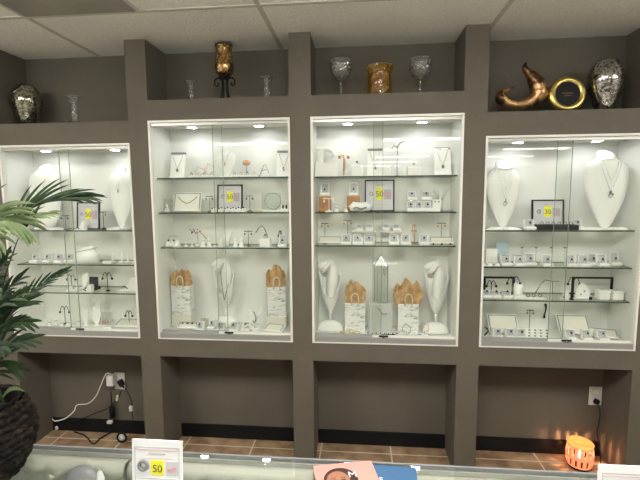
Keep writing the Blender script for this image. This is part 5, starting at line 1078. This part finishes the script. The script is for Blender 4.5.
fr([(-40, 330, -1.50), (-60, 262, -1.50), (-52, 226, -1.49), (-36, 208, -1.48), (-18, 206, -1.47)], .080, 10, 'leaf', .7, .8, 9, .0080, .0032, .50)
for i, (c1_, c2_, c3_) in enumerate((((-12, 346), (2, 324), (26, 322)), ((-14, 330), (-2, 300), (16, 282)), ((-10, 360), (4, 346), (26, 340)), ((-18, 322), (-12, 286), (4, 262)), ((-12, 372), (-2, 362), (12, 366)), ((-18, 340), (-8, 312), (18, 296)))):
    Yf = -1.47-.02*(i % 3); fr([(-16, 374, -1.49), c1_+(Yf,), c2_+(Yf,), c3_+(Yf,)], .075, 9, 'leaf', .45, .7, 40+i, .0080, .0030, .28, fwd=1.0, taper=.6)
# single broad pointed leaf standing up before the case
fr([(0, 300, -1.44), (14, 250, -1.43), (23, 229, -1.43)], .085, 2, 'leaf', .0, .30, 15, .012, .0026, .93, up=(0, -1, 0), fwd=.95)
# fronds on the far side of the plant, outside the picture
for i, (dx, dy, dz) in enumerate(((-.42, .05, .30), (-.30, -.22, .36), (-.34, .22, .42), (-.15, .02, .62), (-.05, -.28, .30), (-.46, -.05, .12), (-.12, .20, .55))):
    a0 = Vector((PXC, PYC, CT+.135)); a3 = a0+Vector((dx, dy, dz)); pm = a0+Vector((dx*.35, dy*.35, dz*.85))
    O_ = [tuple(a0)+(0,), tuple(a0.lerp(pm, .5)+Vector((0, 0, .03)))+(0,), tuple(pm+Vector((0, 0, .03)))+(0,), tuple(a3)+(0,)]
    frond(O_, .10, 15, 'leaf', .6, .9, 20+i, .0085, .0032, .35)
# narrow leaf lying over the basket rim
b = MB(); O = Vector((PXC, PYC, CT+.0006)); pts = [at(2, 398, -1.50), at(9, 390, -1.47), at(17, 388, -1.46), at(25, 391, -1.45)]
a_, r_ = smooth_path(pts, [.004, .006, .006, .001], 4); vs = []
for p, r in zip(a_, r_): vs += [p-O+Vector((0, -.2*r, r*.8)), p-O+Vector((0, 0, r*.2)), p-O-Vector((0, .2*r, r*.8))]
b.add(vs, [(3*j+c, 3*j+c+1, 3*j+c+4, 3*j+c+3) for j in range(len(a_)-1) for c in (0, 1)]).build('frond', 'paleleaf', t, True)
m = MB()
for i in range(7):
    a = i*.9; m.tube([(.012*math.cos(a), .012*math.sin(a), .130), (.02*math.cos(a)-.01, .02*math.sin(a), .21)], [.006, .004], 8)
m.build('stem', 'stem', t, True)

# ------------------------------------------------------------------ world and exposure
W = bpy.data.worlds.new('world'); sc.world = W; W.use_nodes = True
W.node_tree.nodes['Background'].inputs['Color'].default_value = (.9, .88, .85, 1); W.node_tree.nodes['Background'].inputs['Strength'].default_value = .1
sc.view_settings.view_transform = 'Standard'; sc.view_settings.look = 'None'; sc.view_settings.gamma = 1; sc.view_settings.use_curve_mapping = False
sc.view_settings.exposure = 1.12
sc.cycles.max_bounces = 8; sc.cycles.diffuse_bounces = 4; sc.cycles.glossy_bounces = 4; sc.cycles.transmission_bounces = 6; sc.cycles.transparent_max_bounces = 32
sc.cycles.sample_clamp_indirect = 4
